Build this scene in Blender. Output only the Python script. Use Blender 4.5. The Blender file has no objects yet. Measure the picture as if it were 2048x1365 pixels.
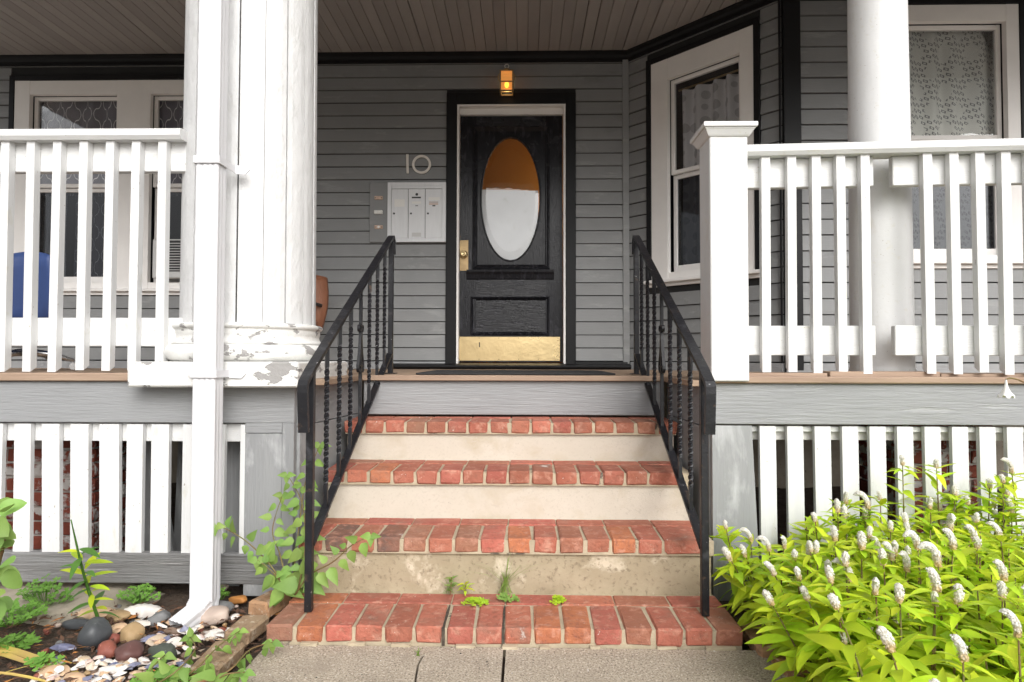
import bpy, bmesh, math, random
from mathutils import Vector, Matrix
R = math.radians
rng = random.Random(7)
scene = bpy.context.scene
COL = scene.collection

# ------------------------------------------------------------------ camera
CAM = Vector((0, 0, 1.0)); FPX = 1250.0
ROT = Matrix.Rotation(R(1.15), 3, 'Z') @ Matrix.Rotation(R(91.55), 3, 'X') @ Matrix.Rotation(R(0.12), 3, 'Z')
cd = bpy.data.cameras.new('camera'); cd.sensor_width = 36; cd.lens = FPX / 2048 * 36
cd.clip_start = 0.05; cd.clip_end = 2000
cam = bpy.data.objects.new('camera', cd); COL.objects.link(cam)
cam.matrix_world = Matrix.Translation(CAM) @ ROT.to_4x4()
scene.camera = cam

# ------------------------------------------------------------------ sky, sun, exposure
SUN_EL, SUN_AZ = 36, 20          # a veiled sun behind the camera, to its right
wd = bpy.data.worlds.new('World'); scene.world = wd; wd.use_nodes = True
nt = wd.node_tree; nt.nodes.clear()
sky = nt.nodes.new('ShaderNodeTexSky'); sky.sky_type = 'NISHITA'; sky.sun_disc = False
sky.sun_elevation = R(SUN_EL); sky.sun_rotation = R(180 - SUN_AZ); sky.air_density = 1.0; sky.dust_density = 6.0; sky.ozone_density = 1.0
hs = nt.nodes.new('ShaderNodeHueSaturation'); hs.inputs['Saturation'].default_value = 0.12
bg = nt.nodes.new('ShaderNodeBackground'); bg.inputs['Strength'].default_value = 0.15
wo = nt.nodes.new('ShaderNodeOutputWorld')
nt.links.new(sky.outputs[0], hs.inputs['Color']); nt.links.new(hs.outputs[0], bg.inputs[0]); nt.links.new(bg.outputs[0], wo.inputs[0])
sd = bpy.data.lights.new('sun', 'SUN'); sd.energy = 0.6; sd.angle = R(40); sd.color = (1, 0.97, 0.93)
sun = bpy.data.objects.new('sun', sd); COL.objects.link(sun)
sun.rotation_euler = (R(90 - SUN_EL), 0, R(SUN_AZ))
scene.view_settings.view_transform = 'Standard'; scene.view_settings.look = 'None'
scene.view_settings.exposure = 0.44; scene.view_settings.gamma = 1.0
scene.render.engine = 'CYCLES'
try:
    scene.cycles.max_bounces = 6; scene.cycles.diffuse_bounces = 4; scene.cycles.transparent_max_bounces = 8
except Exception: pass

# ------------------------------------------------------------------ pixel helpers (photo pixels -> points on known planes)
def ray(px, py): return ROT @ Vector(((px - 1024) / FPX, -(py - 682.5) / FPX, -1))
def W(px, py, Y):
    d = ray(px, py); return CAM + d * (Y / d.y)
def G(px, py, z=0.0):
    d = ray(px, py); return CAM + d * ((z - CAM.z) / d.z)
def XW(px, Y, py=700): return W(px, py, Y).x
def ZW(py, Y, px=1024): return W(px, py, Y).z

# ------------------------------------------------------------------ materials
def newmat(name):
    m = bpy.data.materials.new(name); m.use_nodes = True
    t = m.node_tree; t.nodes.clear()
    o = t.nodes.new('ShaderNodeOutputMaterial')
    return m, t, o
def nd(t, ty, **k):
    n = t.nodes.new(ty)
    for a, b in k.items():
        if a in n.inputs: n.inputs[a].default_value = b
        else: setattr(n, a, b)
    return n
def c4(c): return (c[0], c[1], c[2], 1)
def mth(t, op, a, b=None, c=None):
    n = t.nodes.new('ShaderNodeMath'); n.operation = op
    for i, v in enumerate((a, b, c)):
        if v is None: continue
        if isinstance(v, (int, float)): n.inputs[i].default_value = v
        else: t.links.new(v, n.inputs[i])
    return n.outputs[0]
def mixc(t, f, a, b, blend='MIX'):
    n = t.nodes.new('ShaderNodeMix'); n.data_type = 'RGBA'; n.blend_type = blend
    for s, v in ((n.inputs[0], f), (n.inputs[6], a), (n.inputs[7], b)):
        if isinstance(v, (int, float)): s.default_value = v
        elif isinstance(v, tuple): s.default_value = v
        else: t.links.new(v, s)
    return n.outputs[2]
def position(t, scale=(1, 1, 1), rnd=0.0):
    g = nd(t, 'ShaderNodeNewGeometry'); v = g.outputs['Position']
    if rnd:
        oi = nd(t, 'ShaderNodeObjectInfo')
        a = t.nodes.new('ShaderNodeVectorMath'); a.operation = 'SCALE'; a.inputs[0].default_value = (7.3, 3.1, 5.7)
        t.links.new(oi.outputs['Random'], a.inputs['Scale'])
        b = t.nodes.new('ShaderNodeVectorMath'); b.operation = 'ADD'
        t.links.new(v, b.inputs[0]); t.links.new(a.outputs[0], b.inputs[1]); v = b.outputs[0]
    m = t.nodes.new('ShaderNodeVectorMath'); m.operation = 'MULTIPLY'; m.inputs[1].default_value = scale
    t.links.new(v, m.inputs[0]); return m.outputs[0]
def noise(t, vec, sc, det=5, ro=0.55, dist=0.0):
    n = nd(t, 'ShaderNodeTexNoise'); n.inputs['Scale'].default_value = sc; n.inputs['Detail'].default_value = det
    n.inputs['Roughness'].default_value = ro; n.inputs['Distortion'].default_value = dist
    t.links.new(vec, n.inputs['Vector']); return n.outputs[0]
def ramp(t, f, lo, hi):
    n = nd(t, 'ShaderNodeMapRange'); n.inputs[1].default_value = lo; n.inputs[2].default_value = hi; t.links.new(f, n.inputs[0]); return n.outputs[0]
def P(name, c1, c2=None, sc=6, an=(1, 1, 1), rough=.6, bump=.2, bsc=40, ban=None, spots=(), rnd=0.0, hue=0.0, metal=0.0, spec=.4, bdist=.004, trans=0.0, crack=None, palette=None):
    """painted / natural surface: two tones of colour, patches of wear (spots), fine relief"""
    m, t, o = newmat(name)
    b = nd(t, 'ShaderNodeBsdfPrincipled'); b.inputs['Metallic'].default_value = metal; b.inputs['Specular IOR Level'].default_value = spec
    v = position(t, an, 1.0 if rnd else 0.0)
    f = noise(t, v, sc, 4, .6)
    col = mixc(t, ramp(t, f, .3, .7), c4(c1), c4(c2 or c1))
    if palette:
        oi = nd(t, 'ShaderNodeObjectInfo'); cr = t.nodes.new('ShaderNodeValToRGB'); cr.color_ramp.interpolation = 'CONSTANT'
        e = cr.color_ramp.elements
        while len(e) < len(palette): e.new(0.5)
        acc = 0
        for i, (w, c) in enumerate(palette):
            e[i].position = acc; e[i].color = c4(c); acc += w
        t.links.new(oi.outputs['Random'], cr.inputs[0])
        col = mixc(t, ramp(t, f, .25, .85), cr.outputs[0], c4(c2 or c1))
    if rnd:
        oi = nd(t, 'ShaderNodeObjectInfo')
        h = nd(t, 'ShaderNodeHueSaturation')
        wn = nd(t, 'ShaderNodeTexWhiteNoise', noise_dimensions='1D'); t.links.new(oi.outputs['Random'], wn.inputs['W'])
        t.links.new(mth(t, 'ADD', mth(t, 'MULTIPLY', mth(t, 'SUBTRACT', wn.outputs[0], .5), rnd * 2), 1.0), h.inputs['Value'])
        t.links.new(mth(t, 'ADD', mth(t, 'MULTIPLY', mth(t, 'SUBTRACT', oi.outputs['Random'], .5), hue * 2), .5), h.inputs['Hue'])
        t.links.new(col, h.inputs['Color']); col = h.outputs[0]
    bh = noise(t, position(t, ban or an), bsc, 4, .65)
    height = bh
    for (c, s, lo, hi, san, dep) in spots:
        k = ramp(t, noise(t, position(t, san, 1.0 if rnd else 0.0), s, 5, .62, .3), lo, hi)
        col = mixc(t, k, col, c4(c))
        if dep: height = mth(t, 'SUBTRACT', height, mth(t, 'MULTIPLY', k, dep))
    t.links.new(col, b.inputs['Base Color'])
    t.links.new(mth(t, 'ADD', mth(t, 'MULTIPLY', mth(t, 'SUBTRACT', f, .5), .25), rough), b.inputs['Roughness'])
    if bump:
        bp = nd(t, 'ShaderNodeBump'); bp.inputs['Strength'].default_value = bump; bp.inputs['Distance'].default_value = bdist
        t.links.new(height, bp.inputs['Height']); t.links.new(bp.outputs[0], b.inputs['Normal'])
    if trans:
        tr = nd(t, 'ShaderNodeBsdfTranslucent'); t.links.new(col, tr.inputs[0]); mx = nd(t, 'ShaderNodeMixShader'); mx.inputs[0].default_value = trans
        t.links.new(b.outputs[0], mx.inputs[1]); t.links.new(tr.outputs[0], mx.inputs[2]); t.links.new(mx.outputs[0], o.inputs[0])
    else: t.links.new(b.outputs[0], o.inputs[0])
    return m
A1 = (1, 1, 1); VERT = (6, 6, .5); HORZ = (.5, 6, 6)
MT = {}
MT['white'] = P('white_paint', (.71, .71, .705), (.66, .66, .655), 5, A1, .45, .25, 60, spots=[((.66, .65, .61), 34, .60, .70, A1, .3), ((.60,.57,.51), 9, .60, .8, (1,1,.3), 0), ((.35,.31,.26), 90, .68, .70, A1, .3)])
MT['white_h'] = P('white_board_paint', (.71, .71, .70), (.64, .64, .635), 5, HORZ, .5, .35, 30, HORZ, spots=[((.64, .62, .57), 26, .60, .70, (.4, 1, 1), .3), ((.34,.30,.25), 80, .68, .70, (.6, 1, 1), .3)])
MT['white_v'] = P('white_slat_paint', (.71, .71, .70), (.64, .64, .64), 5, VERT, .5, .3, 30, VERT, rnd=.03, spots=[((.63, .62, .58), 22, .60, .70, (1, 1, .4), .3), ((.34,.30,.25), 80, .68, .70, (1, 1, .6), .3)])
MT['column'] = P('column_paint', (.68, .68, .675), (.61, .61, .61), 4, A1, .5, .75, 22, (1, 1, .6), spots=[((.60, .60, .59), 14, .56, .66, (1, 1, .5), .12), ((.55,.53,.50), 70, .70, .73, (1, 1, .5), .2)], bdist=.009)
MT['peel'] = P('peeling_white_paint', (.80, .80, .78), (.70, .69, .66), 6, A1, .6, .6, 40, spots=[((.33, .32, .31), 9, .555, .575, (.8, .8, 1.6), 1.2), ((.40, .31, .21), 7, .65, .67, (.6, .6, 1.6), 1.5)], bdist=.008)
MT['trimw'] = P('window_trim_paint', (.86, .835, .805), (.80, .775, .75), 4, A1, .5, .2, 40)
MT['grey'] = P('grey_fascia_paint', (.305, .31, .315), (.265, .27, .275), 4, (.4, 1, 1), .6, .75, 16, (.35, 5, 5), spots=[((.42, .42, .42), 8, .64, .72, (.25, 2, 2), .5), ((.36, .28, .2), 30, .74, .78, A1, .5)], bdist=.008)
MT['greyv'] = P('grey_post_paint', (.31, .315, .315), (.25, .255, .26), 3, (2, 2, .5), .6, .6, 16, (5, 5, .4), spots=[((.45, .455, .46), 5, .58, .72, (1.5, 1.5, .5), .3), ((.34, .27, .22), 14, .70, .8, (1, 1, .25), .2)], bdist=.006)
MT['wgrey'] = P('weathered_grey_board', (.25, .25, .25), (.17, .165, .16), 5, (.3, 4, 6), .8, 1.0, 14, (.3, 6, 9), spots=[((.38, .37, .36), 9, .58, .68, (.2, 3, 5), .4)], bdist=.012)
MT['siding'] = P('grey_clapboard_paint', (.25, .254, .254), (.222, .226, .226), 2.5, A1, .55, .3, 22, (.4, 5, 5), rnd=.04, spots=[((.29, .295, .29), 12, .58, .70, (.3, 1, 1), .2), ((.18,.18,.176), 5, .60, .8, (.5,1,1), 0)])
MT['sheath'] = P('shadow_line_sheathing', (.02, .02, .02), None, 5, A1, .8, 0)  # near black: shadow lines under the clapboards put into the colour
MT['ceil'] = P('ceiling_paint', (.36, .33, .31), (.31, .283, .268), 2.5, (1, .4, 1), .55, .25, 25, (3, .4, 3), rnd=.07)
MT['black'] = P('black_trim_paint', (.007, .007, .008), (.011, .011, .012), 4, A1, .5, .25, 30, spec=.25)
MT['door'] = P('black_door_paint', (.008, .008, .010), (.018, .018, .022), 5, A1, .25, .6, 14, (9, 2, .9), spots=[((.04, .039, .048), 16, .54, .70, (2, 1, .5), .4)], spec=.3)
MT['doorh'] = P('black_door_panel_paint', (.008, .008, .010), (.018, .018, .022), 5, A1, .28, .8, 14, (.9, 2, 9), spots=[((.045, .044, .054), 16, .54, .70, (.4, 1, 2), .5)], spec=.4)
MT['iron'] = P('black_iron_paint', (.008, .008, .010), (.014, .014, .017), 9, A1, .42, .5, 45, spec=.4, spots=[((.035, .035, .04), 14, .58, .68, A1, .1), ((.55, .55, .55), 70, .70, .71, A1, .2), ((.07, .045, .03), 25, .62, .72, A1, .2)])
MT['brick'] = P('step_brick', (.40, .115, .06), (.30, .085, .05), 9, A1, .8, .9, 55, rnd=.16, hue=.012, palette=[(.30, (.46, .175, .110)), (.26, (.42, .155, .100)), (.22, (.38, .155, .105)), (.11, (.49, .160, .085)), (.07, (.30, .155, .115)), (.04, (.13, .10, .09))],
               spots=[((.27, .105, .07), 60, .50, .74, A1, .25), ((.54, .28, .20), 24, .52, .76, A1, .1), ((.26, .14, .10), 6, .54, .76, A1, .0), ((.68, .62, .58), 75, .69, .70, A1, .1), ((.60, .54, .50), 6, .68, .72, A1, .1)], bdist=.006)
MT['pbrick'] = P('pier_brick', (.30, .075, .045), (.22, .06, .04), 9, A1, .85, .9, 45, rnd=.2, spots=[((.60, .57, .54), 10, .52, .58, A1, .6)], bdist=.006)
MT['tbrick'] = P('edging_brick', (.40, .25, .13), (.30, .19, .11), 9, A1, .85, .9, 60, rnd=.12, palette=[(.4, (.50, .27, .14)), (.3, (.42, .30, .19)), (.3, (.54, .25, .11))], spots=[((.24, .15, .09), 40, .52, .72, A1, .3), ((.62, .52, .40), 30, .55, .72, A1, .1)], bdist=.008)
MT['mortar'] = P('mortar', (.50, .42, .30), (.36, .30, .21), 14, A1, .9, .7, 120, spots=[((.12, .10, .08), 8, .63, .68, A1, .6)])
MT['pmortar'] = P('pier_mortar', (.55, .52, .48), (.42, .38, .34), 10, A1, .9, .8, 70)
MT['riser'] = P('cream_riser_paint', (.58, .525, .445), (.52, .47, .39), 4, A1, .8, .5, 90, spots=[((.44, .37, .26), 4, .52, .75, (1, 1, 1.6), 0), ((.50, .45, .375), 90, .54, .66, A1, .4), ((.3, .26, .21), 150, .68, .70, A1, .4)])
MT['riser_low'] = P('stained_concrete_riser', (.43, .36, .25), (.33, .27, .18), 5, A1, .9, .7, 60, spots=[((.58, .50, .38), 7, .55, .66, A1, 0), ((.24, .19, .12), 3, .54, .7, A1, 0), ((.27, .215, .145), 60, .55, .66, A1, .4)])
MT['walk'] = P('walkway_concrete', (.50, .425, .335), (.40, .335, .26), 9, A1, .9, .8, 160, spots=[((.20, .165, .13), 150, .52, .60, A1, .3), ((.66, .59, .49), 120, .56, .62, A1, 0), ((.85, .84, .82), 42, .685, .695, A1, 0), ((.33, .275, .215), 3, .54, .7, A1, 0)])
MT['strip'] = P('old_concrete', (.40, .35, .28), (.30, .26, .20), 8, A1, .9, .9, 70, spots=[((.14, .12, .09), 40, .64, .7, A1, .3)])
MT['soil'] = P('dark_soil', (.12, .085, .062), (.06, .042, .03), 20, A1, .95, 1.0, 60, spots=[((.20, .12, .07), 40, .62, .68, A1, 0)], bdist=.02)
MT['joint'] = P('open_dark_joint', (.03, .024, .02), (.10, .08, .06), 60, A1, .95, .5, 60)
MT['ground'] = P('pale_bounce_ground', (.36, .34, .31), (.30, .285, .26), 1.5, A1, .95, .4, 20)  # unseen ground made pale to bounce light up under the porch
MT['decking'] = P('wood_decking', (.38, .27, .19), (.30, .21, .145), 4, (4, .5, 4), .7, .4, 20, (6, .4, 6), rnd=.12)
MT['nosing'] = P('bare_wood_nosing', (.40, .29, .21), (.29, .20, .145), 4, (.5, 5, 5), .7, .5, 20, (.4, 7, 7), spots=[((.2, .14, .1), 6, .62, .72, (.3, 2, 2), .2)])
MT['alum'] = P('mailbox_aluminium', (.70, .71, .72), (.64, .65, .66), 8, (6, 1, .6), .42, .1, 60, metal=.1, spec=.5)
MT['alumd'] = P('dark_slot', (.03, .03, .03), None, 5, A1, .5, 0)
MT['pipe'] = P('downspout_enamel', (.71, .71, .73), (.67, .67, .69), 3, A1, .35, .12, 30, spots=[((.5, .46, .4), 40, .76, .79, A1, .1)])
MT['brass'] = P('polished_brass', (.72, .56, .30), (.62, .47, .25), 4, A1, .3, .35, 9, metal=1.0, bdist=.006)
MT['brassold'] = P('tarnished_brass', (.50, .36, .19), (.38, .27, .15), 9, A1, .5, .2, 40, metal=.7)
MT['copper'] = P('doorbell_plate', (.58, .42, .33), (.50, .36, .28), 9, A1, .45, .2, 40, metal=.3)
MT['plastic'] = P('white_plastic', (.75, .74, .71), None, 5, A1, .4, 0)
MT['paper'] = P('paper_sheet', (.80, .81, .83), (.74, .75, .77), 5, A1, .7, .1, 30, spots=[((.66, .67, .66), 14, .58, .75, A1, 0)])
MT['ivory'] = P('ivory_digits', (.74, .70, .64), None, 5, A1, .45, 0)
MT['leatherb'] = P('brown_leather', (.30, .125, .065), (.22, .085, .045), 5, (3, 3, .6), .5, .5, 12, (6, 6, .8), bdist=.01)
MT['blue'] = P('blue_upholstery', (.035, .07, .21), (.03, .055, .16), 4, A1, .5, .2, 60)
MT['chrome'] = P('chrome', (.6, .6, .6), None, 5, A1, .25, 0, metal=1.0)
MT['rubber'] = P('black_rubber', (.02, .02, .021), (.035, .035, .036), 40, A1, .85, .6, 120)
MT['acgrey'] = P('ac_housing', (.55, .55, .54), None, 5, A1, .5, 0)
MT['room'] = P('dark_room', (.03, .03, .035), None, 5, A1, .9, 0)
MT['stem'] = P('plant_stem', (.16, .17, .05), (.20, .10, .05), 10, A1, .7, 0)
MT['lime'] = P('lime_leaf', (.62, .76, .04), (.46, .64, .035), 9, A1, .45, .2, 40, rnd=.2, hue=.022, trans=.35)
MT['vine'] = P('pale_green_leaf', (.27, .42, .10), (.20, .33, .07), 12, A1, .55, .2, 50, rnd=.18, hue=.015, trans=.3)
MT['clover'] = P('clover_leaf', (.20, .40, .06), (.14, .30, .05), 12, A1, .55, .1, 50, rnd=.15, trans=.3)
MT['deep'] = P('deep_green_leaf', (.11, .25, .04), (.07, .17, .03), 9, A1, .45, .2, 40, rnd=.2, trans=.25)
MT['straw'] = P('yellowed_strap_leaf', (.58, .46, .10), (.50, .34, .13), 8, A1, .6, .2, 40, rnd=.15, trans=.2)
MT['rust'] = P('orange_dead_leaf', (.50, .22, .05), (.38, .15, .05), 12, A1, .7, .2, 50, rnd=.15)
MT['mulch'] = P('brown_litter', (.15, .075, .045), (.08, .045, .03), 20, A1, .9, .3, 60)

def flower_mat():
    m, t, o = newmat('white_flower_spike')
    b = nd(t, 'ShaderNodeBsdfDiffuse')
    tc = nd(t, 'ShaderNodeTexCoord'); sp = nd(t, 'ShaderNodeSeparateXYZ'); t.links.new(tc.outputs['Generated'], sp.inputs[0])
    f = ramp(t, mth(t, 'ADD', sp.outputs[2], mth(t, 'MULTIPLY', mth(t, 'SUBTRACT', noise(t, position(t), 120, 3), .5), .9)), .12, .5)
    k = ramp(t, noise(t, position(t), 260, 2), .52, .64); t.links.new(mixc(t, mth(t, 'MULTIPLY', k, .75), mixc(t, f, (.66, .46, .20, 1), (.90, .89, .85, 1)), (.40, .34, .22, 1)), b.inputs['Color'])
    tr = nd(t, 'ShaderNodeBsdfTranslucent'); tr.inputs[0].default_value = (.75, .72, .62, 1); mx = nd(t, 'ShaderNodeMixShader'); mx.inputs[0].default_value = .3
    t.links.new(b.outputs[0], mx.inputs[1]); t.links.new(tr.outputs[0], mx.inputs[2]); t.links.new(mx.outputs[0], o.inputs[0]); return m
MT['flower'] = flower_mat()
def glass_mat(name, refl, tint=(1, 1, 1)):
    m, t, o = newmat(name)
    tr = nd(t, 'ShaderNodeBsdfTransparent'); tr.inputs[0].default_value = c4(tint); gl = nd(t, 'ShaderNodeBsdfGlossy'); gl.inputs['Roughness'].default_value = .015
    fr = nd(t, 'ShaderNodeFresnel'); fr.inputs[0].default_value = 1.5
    bp = nd(t, 'ShaderNodeBump'); bp.inputs['Strength'].default_value = .06; bp.inputs['Distance'].default_value = .02
    t.links.new(noise(t, position(t), 4, 2), bp.inputs['Height']); t.links.new(bp.outputs[0], gl.inputs['Normal'])
    mx = nd(t, 'ShaderNodeMixShader'); t.links.new(mth(t, 'ADD', mth(t, 'MULTIPLY', fr.outputs[0], .9), refl), mx.inputs[0])
    t.links.new(tr.outputs[0], mx.inputs[1]); t.links.new(gl.outputs[0], mx.inputs[2]); t.links.new(mx.outputs[0], o.inputs[0]); return m
MT['glass'] = glass_mat('window_glass', .0, (.99, .99, .99)); MT['doorglass'] = glass_mat('door_glass', .05, (.95, .95, .94))
MT['screen'] = glass_mat('screened_glass', .0, (.55, .56, .58))
def glow_mat(name, col, e, base):
    m, t, o = newmat(name); b = nd(t, 'ShaderNodeBsdfPrincipled'); b.inputs['Base Color'].default_value = c4(base)
    b.inputs['Emission Color'].default_value = c4(col); b.inputs['Emission Strength'].default_value = e
    t.links.new(b.outputs[0], o.inputs[0]); return m
MT['hall'] = glow_mat('lit_hall_wall', (.60, .30, .085), 0.0, (.56, .34, .14))
MT['bulb'] = glow_mat('lamp_bulb', (1, .78, .42), 14, (1, .9, .7))
MT['hallbulb'] = glow_mat('hall_lamp_glass', (1, .62, .22), 30, (1, .9, .7))
def amber_mat():
    m, t, o = newmat('amber_lamp_glass'); tr = nd(t, 'ShaderNodeBsdfTransparent'); tr.inputs[0].default_value = (.95, .55, .2, 1)
    e = nd(t, 'ShaderNodeEmission'); e.inputs[0].default_value = (1, .45, .12, 1); e.inputs[1].default_value = .55
    mx = nd(t, 'ShaderNodeMixShader'); mx.inputs[0].default_value = .55
    t.links.new(tr.outputs[0], mx.inputs[1]); t.links.new(e.outputs[0], mx.inputs[2]); t.links.new(mx.outputs[0], o.inputs[0]); return m
MT['amber'] = amber_mat()
def curtain_mat(name, base, kind):
    """fabric with a printed pattern, in the curtain's own u (width) and z (height)"""
    m, t, o = newmat(name); b = nd(t, 'ShaderNodeBsdfPrincipled'); b.inputs['Roughness'].default_value = .9
    uv = nd(t, 'ShaderNodeUVMap'); sp = nd(t, 'ShaderNodeSeparateXYZ'); t.links.new(uv.outputs[0], sp.inputs[0]); u, v = sp.outputs[0], sp.outputs[1]
    if kind == 'trellis':
        a = mth(t, 'COSINE', mth(t, 'MULTIPLY', u, 42)); c = mth(t, 'COSINE', mth(t, 'MULTIPLY', v, 30))
        a2 = mth(t, 'MULTIPLY', mth(t, 'COSINE', mth(t, 'MULTIPLY', u, 126)), .28)
        k = mth(t, 'LESS_THAN', mth(t, 'ABSOLUTE', mth(t, 'ADD', mth(t, 'ADD', a, c), a2)), .16); pc = (.85, .84, .86, 1)
    elif kind == 'diamond':
        S = 23
        fu = mth(t, 'SUBTRACT', mth(t, 'FRACT', mth(t, 'MULTIPLY', mth(t, 'ADD', u, mth(t, 'MULTIPLY', v, .35)), S)), .5); fv = mth(t, 'SUBTRACT', mth(t, 'FRACT', mth(t, 'MULTIPLY', v, S)), .5)
        dd = mth(t, 'ADD', mth(t, 'ABSOLUTE', mth(t, 'ADD', fu, mth(t, 'MULTIPLY', fv, .5))), mth(t, 'ABSOLUTE', fv))
        ring = mth(t, 'MULTIPLY', mth(t, 'LESS_THAN', dd, .40), mth(t, 'GREATER_THAN', dd, .20))
        ax = mth(t, 'ABSOLUTE', mth(t, 'SUBTRACT', mth(t, 'FRACT', mth(t, 'MULTIPLY', u, 4.2)), .5)); ay = mth(t, 'ABSOLUTE', mth(t, 'SUBTRACT', mth(t, 'FRACT', mth(t, 'MULTIPLY', v, 3.6)), .5))
        zig = mth(t, 'LESS_THAN', mth(t, 'ABSOLUTE', mth(t, 'SUBTRACT', mth(t, 'ADD', ax, ay), .5)), .22)
        k = mth(t, 'MULTIPLY', ring, zig); pc = (.22, .23, .23, 1)
    elif kind == 'dots':
        vo = nd(t, 'ShaderNodeTexVoronoi'); vo.inputs['Scale'].default_value = 9; vo.inputs['Randomness'].default_value = .35; t.links.new(uv.outputs[0], vo.inputs['Vector'])
        k = mth(t, 'MULTIPLY', mth(t, 'LESS_THAN', vo.outputs['Distance'], .36), .45); pc = (.24, .23, .25, 1)
    else:
        k = mth(t, 'MULTIPLY', noise(t, position(t), 4), .3); pc = (.3, .3, .3, 1)
    col = mixc(t, k, c4(base), pc); t.links.new(col, b.inputs['Base Color']); t.links.new(b.outputs[0], o.inputs[0]); return m
MT['trellis'] = curtain_mat('trellis_curtain', (.22, .21, .25), 'trellis'); MT['diamond'] = curtain_mat('diamond_curtain', (.84, .85, .80), 'diamond')
MT['dots'] = curtain_mat('dotted_curtain', (.70, .69, .70), 'dots'); MT['sheer'] = curtain_mat('plain_curtain', (.75,.75,.75), 'plain')

# ------------------------------------------------------------------ mesh helpers
class MB:
    def __init__(s): s.v = []; s.f = []; s.uv = None
    def add(s, vs, fs, M=None):
        n = len(s.v); s.v += [tuple((M @ Vector(p)) if M is not None else p) for p in vs]; s.f += [tuple(i + n for i in f) for f in fs]; return s
    def box(s, x0, x1, y0, y1, z0, z1, c=0.0, M=None, jit=0.0):
        if c <= 0:
            vs = [(x, y, z) for x in (x0, x1) for y in (y0, y1) for z in (z0, z1)]
            fs = [(0, 1, 3, 2), (4, 6, 7, 5), (0, 4, 5, 1), (2, 3, 7, 6), (0, 2, 6, 4), (1, 5, 7, 3)]
        else:
            X, Y, Z = (x0, x1), (y0, y1), (z0, z1); vs = []; ix = {}
            for i in (0, 1):
                for j in (0, 1):
                    for k in (0, 1):
                        sx, sy, sz = (1, -1)[i], (1, -1)[j], (1, -1)[k]
                        for a in range(3):
                            p = [X[i] + sx * c, Y[j] + sy * c, Z[k] + sz * c]; p[a] = (X[i], Y[j], Z[k])[a]
                            if jit: p = [q + rng.uniform(-jit, jit) for q in p]
                            ix[(i, j, k, a)] = len(vs); vs.append(tuple(p))
            fs = []
            def K(b, a): return ix[(b[0], b[1], b[2], a)]
            for a in range(3):
                o1, o2 = [q for q in range(3) if q != a]
                for e in (0, 1):
                    q = []
                    for (m, n) in ((0, 0), (1, 0), (1, 1), (0, 1)):
                        b = [0, 0, 0]; b[a] = e; b[o1] = m; b[o2] = n; q.append(K(b, a))
                    fs.append(tuple(q))
                for m in (0, 1):
                    for n in (0, 1):
                        b0 = [0, 0, 0]; b0[o1] = m; b0[o2] = n; b1 = list(b0); b1[a] = 1
                        fs.append((K(b0, o1), K(b1, o1), K(b1, o2), K(b0, o2)))
            for i in (0, 1):
                for j in (0, 1):
                    for k in (0, 1): fs.append(tuple(ix[(i, j, k, a)] for a in range(3)))
        return s.add(vs, fs, M)
    def prism(s, poly, a, b, axis='x', M=None):
        """poly in the two other axes, extruded along axis from a to b"""
        def pt(p, t):
            return {'x': (t, p[0], p[1]), 'y': (p[0], t, p[1]), 'z': (p[0], p[1], t)}[axis]
        n = len(poly); vs = [pt(p, a) for p in poly] + [pt(p, b) for p in poly]
        fs = [tuple(range(n)), tuple(range(2 * n - 1, n - 1, -1))] + [(i, (i + 1) % n, n + (i + 1) % n, n + i) for i in range(n)]
        return s.add(vs, fs, M)
    def tube(s, path, r, n=8, M=None, cap=True):
        path = [Vector(p) for p in path]; rs = r if isinstance(r, (list, tuple)) else [r] * len(path)
        vs = []; up = Vector((.13, .31, .94))
        for i, p in enumerate(path):
            d = (path[min(i + 1, len(path) - 1)] - path[max(i - 1, 0)]).normalized()
            a = d.cross(up)
            if a.length < .05: a = d.cross(Vector((1, 0, 0)))
            a.normalize(); b = d.cross(a)
            for k in range(n):
                t = 2 * math.pi * k / n; vs.append(tuple(p + a * math.cos(t) * rs[i] + b * math.sin(t) * rs[i]))
        fs = [(i * n + k, i * n + (k + 1) % n, (i + 1) * n + (k + 1) % n, (i + 1) * n + k) for i in range(len(path) - 1) for k in range(n)]
        if cap: fs += [tuple(range(n)), tuple(range((len(path) - 1) * n, len(path) * n))]
        return s.add(vs, fs, M)
    def lathe(s, prof, n=48, c=(0, 0, 0), a0=0, a1=2 * math.pi, M=None):
        full = abs(a1 - a0 - 2 * math.pi) < 1e-6; m = n if full else n + 1; vs = []
        for (r, z) in prof:
            for k in range(m):
                t = a0 + (a1 - a0) * k / n; vs.append((c[0] + r * math.cos(t), c[1] + r * math.sin(t), c[2] + z))
        fs = []
        for i in range(len(prof) - 1):
            for k in range(n): fs.append((i * m + k, i * m + (k + 1) % m, (i + 1) * m + (k + 1) % m, (i + 1) * m + k))
        return s.add(vs, fs, M)
    def mesh(s, name, smooth=False, center=None):
        c = Vector((0, 0, 0))
        if center == 'auto':
            lo = [min(p[i] for p in s.v) for i in range(3)]; hi = [max(p[i] for p in s.v) for i in range(3)]
            c = Vector([(a + b) / 2 for a, b in zip(lo, hi)])
        me = bpy.data.meshes.new(name); me.from_pydata([tuple(Vector(p) - c) for p in s.v], [], s.f); 
        bm = bmesh.new(); bm.from_mesh(me); bmesh.ops.recalc_face_normals(bm, faces=bm.faces); bm.to_mesh(me); bm.free()
        if smooth:
            for p in me.polygons: p.use_smooth = True
        me.update(); return me, c
    def build(s, name, mat, parent=None, smooth=False, label=None):
        me, c = s.mesh(name, smooth, 'auto'); me.materials.append(MT[mat])
        return link(name, me, c, parent, label)
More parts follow.
